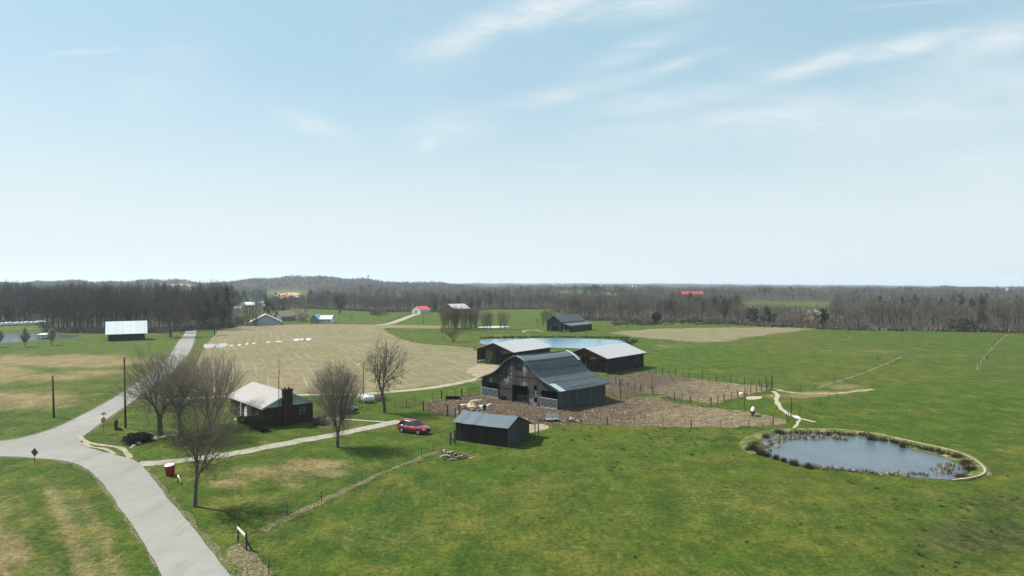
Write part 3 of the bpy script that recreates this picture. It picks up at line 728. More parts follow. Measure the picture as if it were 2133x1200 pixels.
def pipe_tree(seed, Ht, W, z0, zmax, tips, f0, tip_r, trunk_r, wob=.10, stems=1, lump=.22, twigs=3, twig_len=.55, offx=0.0, taper=.35):
    """branches routed to tips spread through a lumpy crown; radii follow the number of tips carried"""
    rg = np.random.default_rng(seed); rr = random.Random(seed)
    u = rg.normal(size=(tips*2, 3)); u /= np.linalg.norm(u, axis=1, keepdims=True)
    lm = 1+lump*(np.sin(u[:, 0]*5.1+seed)*np.sin(u[:, 1]*4.3+2*seed)+.6*np.sin(u[:, 2]*7+seed)*np.sin(u[:, 0]*9.1))
    rad = rg.random(tips*2)**.42*lm
    P = u*rad[:, None]; P[:, :2] *= (1-taper*np.clip(-P[:, 2:3], 0, 1)); zc = zmax; up = (Ht-zc); dn = zc-z0
    T = np.stack([P[:, 0]*W/2+offx, P[:, 1]*W/2, np.where(P[:, 2] > 0, zc+P[:, 2]*up*.97, zc+P[:, 2]*dn)], 1)
    T = T[T[:, 2] > z0*.8][:tips]
    big, fine = [], []
    ex = math.log(trunk_r/tip_r)/math.log(len(T))
    def rad_(n): return tip_r*n**ex
    def go(p, d, T, depth):
        n = len(T)
        if n == 1 or depth > 26:
            for t in T[:2]:
                t = Vector(t); m = p.lerp(t, .5)+Vector((rr.gauss(0, 1), rr.gauss(0, 1), rr.gauss(0, 1)))*.06*(t-p).length
                fine.append((*p, *m, tip_r*1.25, tip_r)); fine.append((*m, *t, tip_r, tip_r*.7))
                dd = (t-m).normalized()
                for k in range(twigs):
                    b = m.lerp(t, rr.uniform(.1, 1)); e = (dd+Vector((rr.gauss(0, .55), rr.gauss(0, .55), rr.gauss(.15, .45)))).normalized()
                    fine.append((*b, *(b+e*twig_len*rr.uniform(.5, 1.2)), tip_r*.8, tip_r*.5))
            return
        c = Vector(T.mean(0)); to = c-p; L = to.length
        frac = f0*(.75+.5*rr.random()) if n > 12 else .42
        nd = (d*.55+to.normalized()*.75+Vector((rr.gauss(0, 1), rr.gauss(0, 1), rr.gauss(0, .6)))*wob).normalized()
        step = max(.12, L*frac); q = p+nd*step; r = rad_(n); r2 = rad_(n*.8)
        (big if n > tips*.012 else fine).append((*p, *(q+nd*min(.04, r*.3)), r, r2))
        A = T-np.array(q); w = A/np.maximum(np.linalg.norm(A, axis=1, keepdims=True), .01)
        w = w-w.mean(0); _, _, vt = np.linalg.svd(w, full_matrices=False); ax = vt[0]+rg.normal(size=3)*.25
        s_ = w@ax; k = np.quantile(s_, rr.uniform(.30, .70)) if n > 3 else np.median(s_)
        m = s_ <= k
        if m.all() or (~m).all(): m = np.arange(n) < n//2
        go(q, nd, T[m], depth+1); go(q, nd, T[~m], depth+1)
    base = Vector((0, 0, -.1))
    if stems > 1:
        ang = np.arctan2(T[:, 1], T[:, 0]-offx); o = np.argsort(ang); 
        for k in range(stems):
            S = T[o[k*len(T)//stems:(k+1)*len(T)//stems]]; a = float(np.mean(ang[o[k*len(T)//stems:(k+1)*len(T)//stems]]))
            b = base+Vector((math.cos(a), math.sin(a), 0))*trunk_r*.8; go(b, Vector((math.cos(a)*.25, math.sin(a)*.25, 1)).normalized(), S, 0)
    else:
        th = z0*.55 if z0 > 1 else z0*.8; p = base; d = Vector((rr.gauss(0, .03), rr.gauss(0, .03), 1)).normalized()
        for i in range(3):
            q = p+d*(th+.1)/3; big.append((*p, *(q+d*.05), trunk_r*(1.45, 1.08, 1.0)[i], trunk_r*(1.08, 1.0, .98)[i])); p = q; d = (d+Vector((rr.gauss(0, .03), rr.gauss(0, .03), 0))).normalized()
        go(p, d, T, 0)
    return np.array(big), np.array(fine)

def crown_tree(px, row, label, mat='twig', group=None, loc=None, name='bare_tree', bark='bark', **k):
    t = thing(name, label, 'tree', loc if loc is not None else G(px, row), 0, group)
    b, f = pipe_tree(**k)
    V, Fc = segs_to_mesh(b, 7); np_mesh('trunk', V, Fc, M[bark], t, True)
    V, Fc = segs_to_mesh(f, 3); np_mesh('crown', V, Fc, M[mat], t)
    return t

def hero_tree(px, row, Ht, W, style, seed, label, mat='twig', detail=1.0, thick=1.0, twig=1.0, name='bare_tree', group=None):
    p = G(px, row)
    t = thing(name, label, 'tree', p, 0, group)
    tr, L = grow_tree(seed, Ht, W, style, detail, thick)
    V1, F1 = segs_to_mesh(tr, 9); V2, F2 = segs_to_mesh(L[0], 6)
    np_mesh('trunk', np.concatenate([V1, V2]), np.concatenate([F1, F2+len(V1)]), M['bark'], t, True)
    fine = np.concatenate([x for x in L[1:] if len(x)])
    fine[:, 6:8] = np.maximum(fine[:, 6:8], .0125*twig)
    V, Fc = segs_to_mesh(fine, 3)
    np_mesh('crown', V, Fc, M[mat], t)
    return t

crown_tree(703, 932, 'bare vase-shaped tree on the lawn beside the driveway bend, nearer than the house', seed=3, Ht=12.0, W=7.6, z0=.9, zmax=7.4, tips=1900, f0=.12, tip_r=.0115, trunk_r=.25, wob=.045, lump=.08, twig_len=.65, taper=.5)
crown_tree(801, 860, 'bare open-crowned tree with gnarled limbs behind the red car', 'twig_dark', seed=12, Ht=12.8, W=8.2, z0=2.6, zmax=8.2, tips=620, f0=.25, tip_r=.015, trunk_r=.30, wob=.22, lump=.30, twigs=4, taper=.4)
crown_tree(406, 1055, 'bare tree nearest the camera, in the grass beside the road', 'twig_dark', seed=23, Ht=11.4, W=8.6, z0=2.3, zmax=7.4, tips=1000, f0=.19, tip_r=.0095, trunk_r=.19, wob=.13, lump=.30, twigs=4, offx=.9, taper=.6)
crown_tree(333, 906, 'bare spreading tree nearest the utility pole, at the end of the rock border', seed=31, Ht=13.2, W=13.0, z0=1.8, zmax=7.4, tips=2000, f0=.17, tip_r=.0115, trunk_r=.38, wob=.10, lump=.22, twig_len=.7)
crown_tree(378, 913, 'bare spreading tree in the middle of the clump left of the house', seed=44, Ht=12.7, W=11.0, z0=2.0, zmax=7.6, tips=1700, f0=.18, tip_r=.0115, trunk_r=.36, wob=.11, lump=.24, twig_len=.7, taper=.45)
crown_tree(440, 886, 'bare multi-stemmed tree closest to the house roof', seed=57, Ht=11.9, W=11.0, z0=.8, zmax=7.0, tips=1500, f0=.13, tip_r=.0115, trunk_r=.22, wob=.07, lump=.2, twig_len=.7, taper=.5, stems=3)
# middle distance single trees
crown_tree(944, 712, 'small bare wide-spreading tree on the green beside the stubble field', 'wood_tree', seed=61, Ht=7.6, W=9.6, z0=1.5, zmax=4.2, tips=260, f0=.2, tip_r=.024, trunk_r=.15, wob=.08, stems=5, lump=.2)
crown_tree(921, 707, 'thin bare sapling left of the small wide-spreading tree', 'wood_tree', seed=62, Ht=6.5, W=2.2, z0=2, zmax=4, tips=60, f0=.2, tip_r=.024, trunk_r=.08)
crown_tree(355, 702, 'large bare tree beside the far bend of the road, right of the white-roofed black barn', 'wood_tree_dark', seed=63, Ht=19, W=17, z0=4, zmax=11, tips=900, f0=.2, tip_r=.03, trunk_r=.5, lump=.2)
crown_tree(376, 693, 'bare tree at the left verge where the road leaves view', 'wood_tree_dark', seed=64, Ht=12, W=9, z0=3, zmax=7, tips=350, f0=.2, tip_r=.03, trunk_r=.25)
crown_tree(447, 698, 'thin bare tree at the far left corner of the stubble field', 'wood_tree_dark', seed=65, Ht=9, W=7, z0=3, zmax=6, tips=220, f0=.2, tip_r=.026, trunk_r=.14)

def blade_cloud(N, fn, rng, size, up=0.0, aspect=.35):
    """N slivers at points fn(N)-> (N,3); each a triangle"""
    P = fn(N); d = rng.normal(size=(N, 3)); d[:, 2] = np.abs(d[:, 2])*(.4+up)+up*.8; d /= np.linalg.norm(d, axis=1, keepdims=True)
    s = rng.normal(size=(N, 3)); s -= d*np.sum(s*d, 1, keepdims=True); s /= np.linalg.norm(s, axis=1, keepdims=True)
    L = size*(.6+.8*rng.random((N, 1)))
    V = np.stack([P-s*L*aspect*.5, P+s*L*aspect*.5, P+d*L], 1).reshape(-1, 3)
    return V, np.arange(3*N).reshape(-1, 3)

def leafy(name, label, cat, loc, Ht, W, mat, kind='round', seed=1, N=1400, size=.5, trunk_h=.15, group=None, trunk_r=None, parts=True, D=None):
    rng = np.random.default_rng(seed)
    def pts(n):
        m = int(n/14)+1; c = rng.normal(size=(m, 3)); c /= np.linalg.norm(c, axis=1, keepdims=True); c *= rng.random((m, 1))**.35
        if kind == 'cone':
            h = rng.random(m)**1.3; r = (1-h)*(.55+.45*rng.random(m)); a = rng.random(m)*6.283
            c = np.stack([np.cos(a)*r, np.sin(a)*r, h*2-1], 1)
        if kind == 'drop':
            h = c[:, 2]; c[:, :2] *= np.clip(1.0-.45*np.abs(h)**1.5-.25*np.maximum(h, 0), .1, 1)[:, None]
        p = np.repeat(c, 14, 0)[:n] + rng.normal(size=(n, 3))*.11
        z0 = trunk_h*Ht
        return np.stack([p[:, 0]*W/2, p[:, 1]*(D or W)/2, z0+(p[:, 2]*.5+.5)*(Ht-z0)], 1)
    V, Fc = blade_cloud(N, pts, rng, size, .15, .45)
    V[:, 2] = np.maximum(V[:, 2], .02)
    if not parts:
        tr = [(0, 0, -.1, 0, 0, Ht*.8, trunk_r or .03*Ht, .01*Ht)]
        V2, F2 = segs_to_mesh(tr, 5); F2 = np.concatenate([F2[:, [0, 1, 2]], F2[:, [0, 2, 3]]])
        o = np_mesh(name, np.concatenate([V, V2]), np.concatenate([Fc, F2+len(V)]), M[mat]); o.location = loc
        return tag(o, label, cat, group)
    t = thing(name, label, cat, loc, 0, group)
    if trunk_h > 0:
        V2, F2 = segs_to_mesh([(0, 0, -.1, 0, 0, Ht*.75, trunk_r or .022*Ht, .006*Ht)], 7)
        np_mesh('trunk', V2, F2, M['bark'], t)
    np_mesh('crown', V, Fc, M[mat], t)
    return t

def at(px, d): return Vector(((px-CX)/F*d, d, float(terrain((px-CX)/F*d, d))))

# blossoming pear trees by the left pond
leafy('pear_tree', 'pale blossoming teardrop-shaped tree left of the dock on the pond lawn', 'tree', G(52, 722), 6.4, 3.0, 'blossom', 'drop', 1, 1500, .45, .22, 'blossoming trees by the left pond')
leafy('pear_tree', 'pale blossoming teardrop-shaped tree just right of the dock on the pond lawn', 'tree', G(107, 719), 6.4, 2.8, 'blossom', 'drop', 2, 1500, .45, .22, 'blossoming trees by the left pond')
leafy('pear_tree', 'pale blossoming tree cut by the left edge of the photo', 'tree', G(-3, 723), 6.2, 3.0, 'blossom', 'drop', 3, 1500, .45, .22, 'blossoming trees by the left pond')
# evergreens and shrubs that can be told apart
for px, d, h, w, kd, mt, lab in [
    (450, 318, 16, 8, 'cone', 'evergreen', 'dark evergreen beside the bare tree at the road end of the left wood'),
    (472, 326, 20, 7, 'cone', 'evergreen', 'tall dark evergreen at the right end of the left-hand wood'),
    (433, 322, 13, 6, 'cone', 'evergreen', 'shorter dark evergreen nearest the road in the left-hand wood'),
    (581, 420, 17, 14, 'drop', 'pine', 'big full pine behind the pale gabled barn'),
    (560, 424, 12, 9, 'drop', 'pine', 'lower pine crown on the left flank of the big full pine'),
    (707, 470, 15, 10, 'drop', 'evergreen', 'dark round evergreen right of the small grey house'),
    (648, 900, 14, 10, 'cone', 'evergreen', 'small dark evergreen beside the far orange field'),
    (684, 880, 12, 9, 'cone', 'evergreen', 'small dark pointed evergreen right of the far orange field'),
    (1240, 880, 11, 20, 'round', 'evergreen', 'dark round evergreen clump on the far green hill'),
    (1017, 760, 10, 9, 'cone', 'evergreen', 'dark evergreen in the far wood left of the green patch'),
    (493, 700, 16, 12, 'drop', 'evergreen', 'dark evergreen on the slope left of the far farm buildings'),
    (508, 860, 15, 14, 'cone', 'evergreen', 'dark evergreen above the far farm buildings'),
    (540, 900, 17, 22, 'round', 'evergreen', 'wide dark evergreen clump beyond the far farm buildings'),
    (1566, 372, 9, 7, 'round', 'shrub_dark', 'dark rounded cedar in the hedgerow left of the pale-topped bush'),
    (1600, 360, 8, 8, 'round', 'evergreen', 'dark green cedar at the fence corner of the far brown field'),
    (1698, 345, 9, 9, 'round', 'blossom', 'pale budding bush in the hedgerow at the right end of the brown field'),
    (1715, 342, 10, 6, 'drop', 'shrub_dark', 'dark bush touching the pale budding bush'),
    (1367, 384, 6, 5, 'round', 'shrub_dark', 'dark stump-like bush on the near edge of the far wood right of the dark barn'),
    (1833, 560, 11, 8, 'cone', 'evergreen', 'single dark evergreen inside the right-hand wood'),
    (2005, 309, 6, 12, 'round', 'shrub_dark', 'low dark bush at the foot of the right-hand wood'),
    (627, 392, 6, 9, 'round', 'pink_blossom', 'pinkish flowering tree beside the brown-roofed house'),
    (500, 360, 5, 6, 'round', 'blossom', 'pale green bush left of the pale gabled barn'),
    (790, 470, 3, 13, 'round', 'debris', 'brown brush patch in the pasture below the white barn'),
]:
    leafy('evergreen_tree' if 'evergreen' in lab or 'pine' in lab or 'cedar' in lab else 'bush', lab, 'tree' if 'bush' not in lab and 'brush' not in lab else 'bush',
          at(px, d), h, w, mt, kd, int(px), 900, .9 if d < 500 else 1.6, .1 if h > 8 else 0, None, None, h > 8)
# ---- treelines
forest_v = []
for i, (mt, sd) in enumerate([('wood_tree', 101), ('wood_tree', 102), ('wood_tree_dark', 103), ('wood_tree', 104), ('wood_tree_red', 105), ('wood_tree_dark', 106), ('wood_tree_red', 107), ('wood_tree', 108)]):
    tr, L = grow_tree(sd, 16, 8.5+1.2*(i % 3) if i < 6 else 13, 'forest' if i < 6 else 'multi', 1.0, .55)
    L1 = np.concatenate([x for x in L[1:] if len(x)]); L1[:, 6:8] = np.maximum(L1[:, 6:8], .022)
    if i >= 6:
        b_, f_ = pipe_tree(seed=sd, Ht=16, W=11, z0=1.2, zmax=11.5, tips=170, f0=.11, tip_r=.028, trunk_r=.26, wob=.05, stems=(4, 5)[i-6], lump=.3, twigs=3, twig_len=1.3, taper=.75); tr, L[0], L1 = b_, b_[:0], f_
    V1, F1 = segs_to_mesh(np.concatenate([tr, L[0]]), 4); V2, F2 = segs_to_mesh(L1, 3)
    o = np_mesh('bare_tree', np.concatenate([V1, V2]), np.concatenate([F1, F2+len(V1)]), M[mt])
    forest_v.append(o)
def treeline(label, group, spots, variants, first=[0]):
    for (px, d, h) in spots:
        src = forest_v[rnd.choice(variants)]
        if src.get('used') is None and src.users_collection: o = src; src['used'] = 1
        else: o = src.copy(); link(o)
        if 'used' in o and o is not src: del o['used']
        o.location = at(px, d); s = h/16.0
        o.scale = (s*rnd.uniform(.85, 1.2), s*rnd.uniform(.85, 1.2), s); o.rotation_euler = (rnd.uniform(-.04, .04), rnd.uniform(-.04, .04), rnd.random()*6.28)
        tag(o, label, 'tree', group)
def row_spots(a, b, n, h, hv=.18, deep=22):
    out = []
    for i in range(n):
        px = a+(b-a)*(i+rnd.random())/n
        out.append((px, float(wood_front(px))+2+deep*rnd.random()**1.3, h*rnd.uniform(1-hv, 1+hv*.6)))
    return out
treeline('bare dark grey tree in the front row of the dark wood on the left', 'trees along the left-hand wood edge', row_spots(-60, 480, 62, 19.5, .15, 26), [2, 5, 2, 0])
treeline('tall thin bare tree in the treeline between the grey house and the white barn', 'trees behind the houses', row_spots(640, 905, 44, 14, .2, 30), [0, 1, 3])
treeline('bare tree in the treeline behind the green strip left of the dark hay barn', 'trees behind the middle green', row_spots(905, 1170, 38, 15, .2, 40), [0, 1, 3, 4])
treeline('tall bare tree in the wood edge right behind the dark hay barn and brown field', 'trees behind the dark hay barn', row_spots(1180, 1545, 56, 15.2, .32, 40), [0, 1, 3])
treeline('bare tree in the wood edge beyond the crest of the right-hand pasture', 'trees along the right-hand wood edge', row_spots(1735, 2200, 54, 14.4, .34, 34), [0, 1, 2, 3])
treeline('low bare hedgerow tree at the far side of the brown field', 'hedgerow trees past the brown field', row_spots(1548, 1735, 20, 7.5, .3, 24), [0, 1, 4])
treeline('young bare tree standing a little in front of the far wood edge', 'young trees before the wood edge', [(p_, float(wood_front(p_))-rnd.uniform(1, 12), rnd.uniform(3.5, 8.5)) for p_ in [rnd.uniform(1190, 2180) for i in range(34)]], [0, 1, 3, 4, 7])
treeline('bare tree among the houses in the valley on the left', 'trees around the valley houses', [(rnd.uniform(490, 640), rnd.uniform(440, 640), rnd.uniform(7, 12)) for i in range(18)], [0, 1, 3])
treeline('bare tree in the dense clump standing left of the muddy pool', 'clump of trees left of the muddy pool', [(925+rnd.random()*68, rnd.uniform(318, 336), rnd.uniform(10, 12)) for i in range(26)], [7, 6, 0, 1, 3, 4])
treeline('bare multi-stemmed tree in the small group right beside the muddy pool', 'group of trees beside the muddy pool', [(1008, 322, 9.8), (1015, 325, 9.5), (1021, 323, 9), (1043, 324, 9.6), (1052, 321, 9)], [7])
treeline('bare tree close to the left gable of the dark hay barn', 'trees left of the dark hay barn', [(1120, 338, 6), (1132, 345, 8.5), (1141, 352, 9.5), (1150, 350, 9)], [7, 0])
for i, (px, d, h, lab) in enumerate([(2092, 298, 12.5, 'lone dark spreading tree in front of the wood at the right end of the pasture'),
                                     (1452, 372, 10.5, 'single bare tree standing on the brown strip before the far wood'),
                                     (2058, 302, 7, 'slim bare tree left of the lone dark spreading tree at the right edge'),
                                     (515, 352, 12, 'bare tree directly left of the pale gabled barn'), (532, 350, 11, 'bare tree leaning over the left eave of the pale gabled barn')]):
    o = forest_v[7 if i in (0, 3, 4) else 1].copy(); link(o); o.location = at(px, d); s = h/16; o.scale = (s*1.5, s*1.5, s); o.rotation_euler = (0, 0, i)
    if 'used' in o: del o['used']
    if 'group' in o: del o['group']
    tag(o, lab, 'tree')
for o in forest_v:
    if 'used' in o: del o['used']

# ---- wood masses (nobody could count them)
def wood_mass(name, label, N, dr, pxr, hfun, blades, w, mat, seed, trunk=True, thick=.16, mask=None):
    rng = np.random.default_rng(seed)
    d = np.sqrt(rng.random(N*3)*(dr[1]**2-dr[0]**2)+dr[0]**2); px = rng.uniform(*pxr, N*3)
    ok = is_wood(px, d) & (d > wood_front(px)+8)
    if mask is not None: ok &= mask(px, d)
    px, d = px[ok][:N], d[ok][:N]; n = len(px)
    x = (px-CX)/F*d; z = terrain(x, d); h = hfun(px, d)*rng.uniform(.62, 1.08, n)*(1+.10*np.sin(px*.043+d*.013)+.08*np.sin(px*.017+2+d*.02))
    B = np.stack([x, d, z], 1)
    # blades: start on the trunk axis, end in the crown ellipsoid
    u = rng.normal(size=(n, blades, 3)); u /= np.linalg.norm(u, axis=2, keepdims=True); u *= rng.random((n, blades, 1))**.4
    ww = w*rng.uniform(.7, 1.25, (n, 1))
    tip = np.stack([u[..., 0]*ww/2, u[..., 1]*ww/2, h[:, None]*(.64+.36*u[..., 2])], 2)
    root = tip*np.array([.45, .45, 1.0]); root[..., 2] -= h[:, None]*(.10+.16*rng.random((n, blades)))
    s = rng.normal(size=(n, blades, 3)); s[..., 2] *= .15; s /= np.linalg.norm(s, axis=2, keepdims=True)
    th = thick*rng.uniform(.5, 1.3, (n, blades, 1))
    V = np.stack([root-s*th, root+s*th, tip], 2)+B[:, None, None, :]
    V = V.reshape(-1, 3)
    if trunk:
        t0 = rng.normal(size=(n, 2, 3)); t0[..., 2] = 0; t0 /= np.linalg.norm(t0, axis=2, keepdims=True); tw = .17+.10*rng.random((n, 1, 1))
        top = np.zeros((n, 2, 3)); top[..., 2] = h[:, None]*.85; top[..., :2] = rng.normal(size=(n, 2, 2))*.5
        V = np.concatenate([V, (np.stack([-t0*tw, t0*tw, top], 2)+B[:, None, None, :]).reshape(-1, 3)])
    o = np_mesh(name, V, np.arange(len(V)).reshape(-1, 3), M[mat])
    return tag(o, label, 'woodland', None, 'stuff')
wood_mass('woodland', 'dark bare wood filling the left side behind the white-roofed black barn', 2300, (297, 640), (-700, 485),
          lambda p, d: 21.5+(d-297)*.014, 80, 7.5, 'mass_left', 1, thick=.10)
wood_mass('woodland', 'bare grey-brown wood behind the middle and right treelines', 3800, (320, 700), (560, 2900),
          lambda p, d: np.where(p < 905, 13.5, np.where(p < 1180, 14.5, np.where(p < 1545, 14.6, np.where(p < 1735, 6.5, 14.3+1.6*np.sin(p*.021)))))+np.where(d > 600, 1.5, 0), 52, 8.0, 'mass_near', 2, thick=.09)
wood_mass('woodland', 'bare woods rolling over the middle distance', 9500, (640, 1500), (-700, 2900),
          lambda p, d: np.where(p < 520, 16, np.where(p < 660, 11, 14.5)), 42, 9.5, 'mass_near', 3, thick=.22)
wood_mass('woodland', 'hazy wooded ridges along the skyline', 16000, (2500, 4300), (-700, 2900), lambda p, d: 14.0+0*p, 18, 17, 'mass_far', 4, False, 1.0)
wood_mass('woodland', 'wooded hillside rising left of the centre of the skyline', 21000, (1400, 2550), (-500, 2700), lambda p, d: 14.0+0*p, 22, 13, 'mass_far', 8, False, .75)
wood_mass('woodland', 'farthest blue-grey wooded hills on the horizon', 9000, (4300, 8900), (-700, 2900), lambda p, d: 16.0+0*p, 16, 34, 'mass_far', 5, False, 2.2)
wood_mass('evergreen_woodland', 'dark evergreens scattered through the far ridges', 3200, (650, 4200), (-300, 2700), lambda p, d: 15.5+0*p, 34, 12, 'evergreen', 6, False, .8,
          mask=lambda p, d: np.sin(p*.02+d*.004)*np.sin(p*.043-d*.0021+2) > .35)
wood_mass('evergreen_woodland', 'dark evergreens mixed into the nearer woods', 130, (300, 640), (-200, 2300), lambda p, d: 15+0*p, 150, 6.5, 'evergreen', 9, False, .35, mask=lambda p, d: (p < 480) | (np.sin(p*.013+1) > .2))
# low brush along the near edge of the woods
def brush(name, label, spots, mat, seed, nb=26, cat='brush', size=.9, spread=1.3, up=.3):
    rng = np.random.default_rng(seed); P = np.array(spots, float); n = len(P)
    c = np.repeat(P[:, :3], nb, 0); sc_ = np.repeat(P[:, 3:4], nb, 0)
    q = rng.normal(size=(n*nb, 3))*np.array([.5, .5, .16])*spread*sc_; q[:, 2] = np.abs(q[:, 2])
    V, Fc = blade_cloud(n*nb, lambda k: c+q, rng, size, up, .3)
    o = np_mesh(name, V, Fc, M[mat]); return tag(o, label, cat, None, 'stuff')
sp = []
rngb = np.random.default_rng(5)
for i in range(1500):
    px = rngb.uniform(-120, 484) if i % 3 == 0 else rngb.uniform(640, 2250); d = float(wood_front(px))-rngb.uniform(-16, 1)
    sp.append((*at(px, d), rngb.uniform(.8, 2.2)*rngb.uniform(.7, 1.5)))
brush('undergrowth', 'brown undergrowth along the foot of the woods', sp, 'mass_near', 4, 26, size=1.5, up=.9)
sp = [(*G(rngb.uniform(1325, 1740), 668+rngb.uniform(0, 9)), rngb.uniform(.5, 1.5)) for i in range(160)] + [(*G(rngb.uniform(1270, 1370), 672+rngb.uniform(0, 6)), rngb.uniform(.8, 1.6)) for i in range(60)]
brush('undergrowth', 'scrub and dead brush along the far hedgerow right of the dark hay barn', sp, 'shrub_dark', 6, 22)

# ------------------------------------------------------------------ buildings
def rot_frame(o, xvec):
    return math.atan2(xvec[1], xvec[0])

def prof_at(prof, x):
    return float(np.interp(abs(x), [p[0] for p in prof], [p[1] for p in prof]))

def strips_wall(mb, y0, y1, strips, prof, sub=.5, drop=.06):
    """vertical wall pieces in the plane y; strips: (x0,x1,[(z0,z1|None)...])"""
    for x0, x1, iv in strips:
        for z0, z1 in iv:
            if z1 is None:
                n = max(1, int((x1-x0)/sub)); xs = [x0+(x1-x0)*i/n for i in range(n+1)]
                for a, b in zip(xs, xs[1:]):
                    za, zb = prof_at(prof, a)-drop, prof_at(prof, b)-drop
                    mb.add([(a,y0,z0),(b,y0,z0),(b,y1,z0),(a,y1,z0),(a,y0,za),(b,y0,zb),(b,y1,zb),(a,y1,za)],
                           [(0,3,2,1),(4,5,6,7),(0,1,5,4),(2,3,7,6)] + ([(3,0,4,7)] if a == x0 else []) + ([(1,2,6,5)] if b == x1 else []))
            else: mb.box(x0, x1, y0, y1, z0, z1)

# --- the gambrel barn
BU = Vector((.69, -.724, 0)).normalized(); BV = Vector((-BU.y, BU.x, 0))
bc = G(1164, 854); b0 = bc - BU*10.3
barn = thing('gambrel_barn', 'big weathered black gambrel barn with patched tin roof in the middle of the farmyard', 'barn', b0, rot_frame(None, BU))
PR = [(0, 8.75), (1.1, 8.5), (2.3, 7.98), (3.3, 7.3), (4.3, 6.42), (5.2, 5.75), (6.1, 5.2), (7.1, 4.78), (8.2, 4.4), (9.6, 3.9), (11.1, 3.3)]
BL = 13.2
mb = MB()
strips_wall(mb, 0, .07, [(-10.1, -5.1, [(2.9, None)]), (-5.1, -1.5, [(0, None)]), (-1.5, -.1, [(3.2, None)]), (-.1, .5, [(3.2, 5.85), (6.6, None)]), (.5, .65, [(3.2, None)]), (.65, 1.25, [(3.2, 5.85), (6.6, None)]),
                       (1.25, 2.7, [(3.2, None)]), (2.7, 4.2, [(0, None)]), (4.2, 4.95, [(0, .55), (1.5, 2.8), (3.65, None)]), (4.95, 6.0, [(0, None)]), (6.0, 10.1, [(3.0, None)])], PR)
mb.build('front_wall', M['barn_boards'], barn)
mb = MB(); mb.box(-10.17, -10.1, .07, BL, 0, 3.6); mb.build('side_wall', M['barn_side'], barn)
mb = MB(); mb.box(10.1, 10.17, 0, BL, 0, 3.62); mb.build('side_wall', M['barn_side'], barn)
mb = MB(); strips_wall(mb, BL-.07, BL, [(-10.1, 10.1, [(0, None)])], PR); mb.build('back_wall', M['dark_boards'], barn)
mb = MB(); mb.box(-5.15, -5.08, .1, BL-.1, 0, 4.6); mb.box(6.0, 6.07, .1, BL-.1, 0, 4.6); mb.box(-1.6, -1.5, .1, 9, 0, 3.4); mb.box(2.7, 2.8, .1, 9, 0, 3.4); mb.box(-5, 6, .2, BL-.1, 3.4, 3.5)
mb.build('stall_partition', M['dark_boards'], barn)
mb = MB()
for x0, x1, z in [(-5.1, 6.0, 4.92), (-5.1, -1.5, 2.30), (2.7, 4.2, 2.36), (4.95, 6.0, 2.36)]: mb.box(x0, x1, -.05, -.002, z-.05, z+.05)
for x in (-10.05, -5.1, -1.5, 2.7, 6.0, 10.05): mb.box(x-.09, x+.09, -.06, -.003, 0, 3.0)
mb.build('girt', M['dark_boards'], barn)
# roof sheets
def gambrel_roof(side):
    xs = [p[0] for p in PR]; ys = np.linspace(-.55, BL+.5, 19)
    fx = np.unique(np.concatenate([np.linspace(0, 11.1, 23), [2.3, 6.1]]))
    V = []; Fc = []; mi = []
    rr = random.Random(5+side)
    for j, y in enumerate(ys):
        sag = -.22*math.sin(math.pi*(y+.5)/(BL+1))
        for x in fx:
            z = prof_at(PR, x) + sag*(.55+.45*math.exp(-x)) + .035*mnoise.noise(Vector((x*.9*side, y*.8, 2)))
            if x > 10.5: z += .05*mnoise.noise(Vector((y*1.9, side, 0)))
            V.append((side*x, y, z))
    n = len(fx)
    for j in range(len(ys)-1):
        for i in range(n-1):
            q = j*n+i; f = (q, q+1, q+n+1, q+n); Fc.append(f if side > 0 else f[::-1])
            xm = (fx[i]+fx[i+1])/2
            jag = .5*rr.random() if j % 3 == 0 else .1
            mi.append(0 if xm < 2.3 else 1 if xm < 6.0 else 2)
    me = bpy.data.meshes.new('roof'); me.from_pydata(V, [], Fc)
    for m in ('roof_up', 'roof_dark', 'roof_mid'): me.materials.append(M[m])
    me.polygons.foreach_set('material_index', mi); me.polygons.foreach_set('use_smooth', [True]*len(mi)); me.update()
    o = bpy.data.objects.new('roof', me); link(o, barn)
    s = o.modifiers.new('sheet', 'SOLIDIFY'); s.thickness = .07; s.offset = -1
    return o
r1 = gambrel_roof(1); gambrel_roof(-1)
r1['label'] = 'patched tin roof slope with dark middle band'
def roof_patch(x0, x1, y0, y1, mat, label=None, up=.055):
    mb = MB(); n = max(2, int((x1-x0)/.6)); xs = [x0+(x1-x0)*i/n for i in range(n+1)]
    for a, b in zip(xs, xs[1:]):
        def z(x, y): return prof_at(PR, x)-.22*math.sin(math.pi*(y+.5)/(BL+1))*(.55+.45*math.exp(-x))+up
        mb.slab([(a, y0, z(a, y0)), (b, y0, z(b, y0)), (b, y1, z(b, y1)), (a, y1, z(a, y1))], .03)
    o = mb.build('roof_patch', M[mat], barn); o['label'] = label or 'newer tin sheet'; return o
roof_patch(8.5, 11.15, -.6, .9, 'roof_light', 'bright new tin sheet on the front eave', .09)
roof_patch(.1, 3.5, BL-.15, BL+.55, 'roof_light', 'bright tin strip at the back end of the ridge', .09)
roof_patch(2.4, 2.5, 0, BL, 'roof_mid', 'seam between roof sheets'); roof_patch(4.15, 4.22, 0, BL, 'roof_mid', 'seam between roof sheets'); roof_patch(8.0, 8.06, 1.0, BL, 'roof_dark', 'seam between roof sheets')
mb = MB(); mb.tube((0, -.6, 8.78), (0, BL*.5, 8.58), .09, .09, 6); mb.tube((0, BL*.5, 8.58), (0, BL+.55, 8.78), .09, .09, 6); mb.build('ridge_cap', M['roof_up'], barn)
mb = MB()
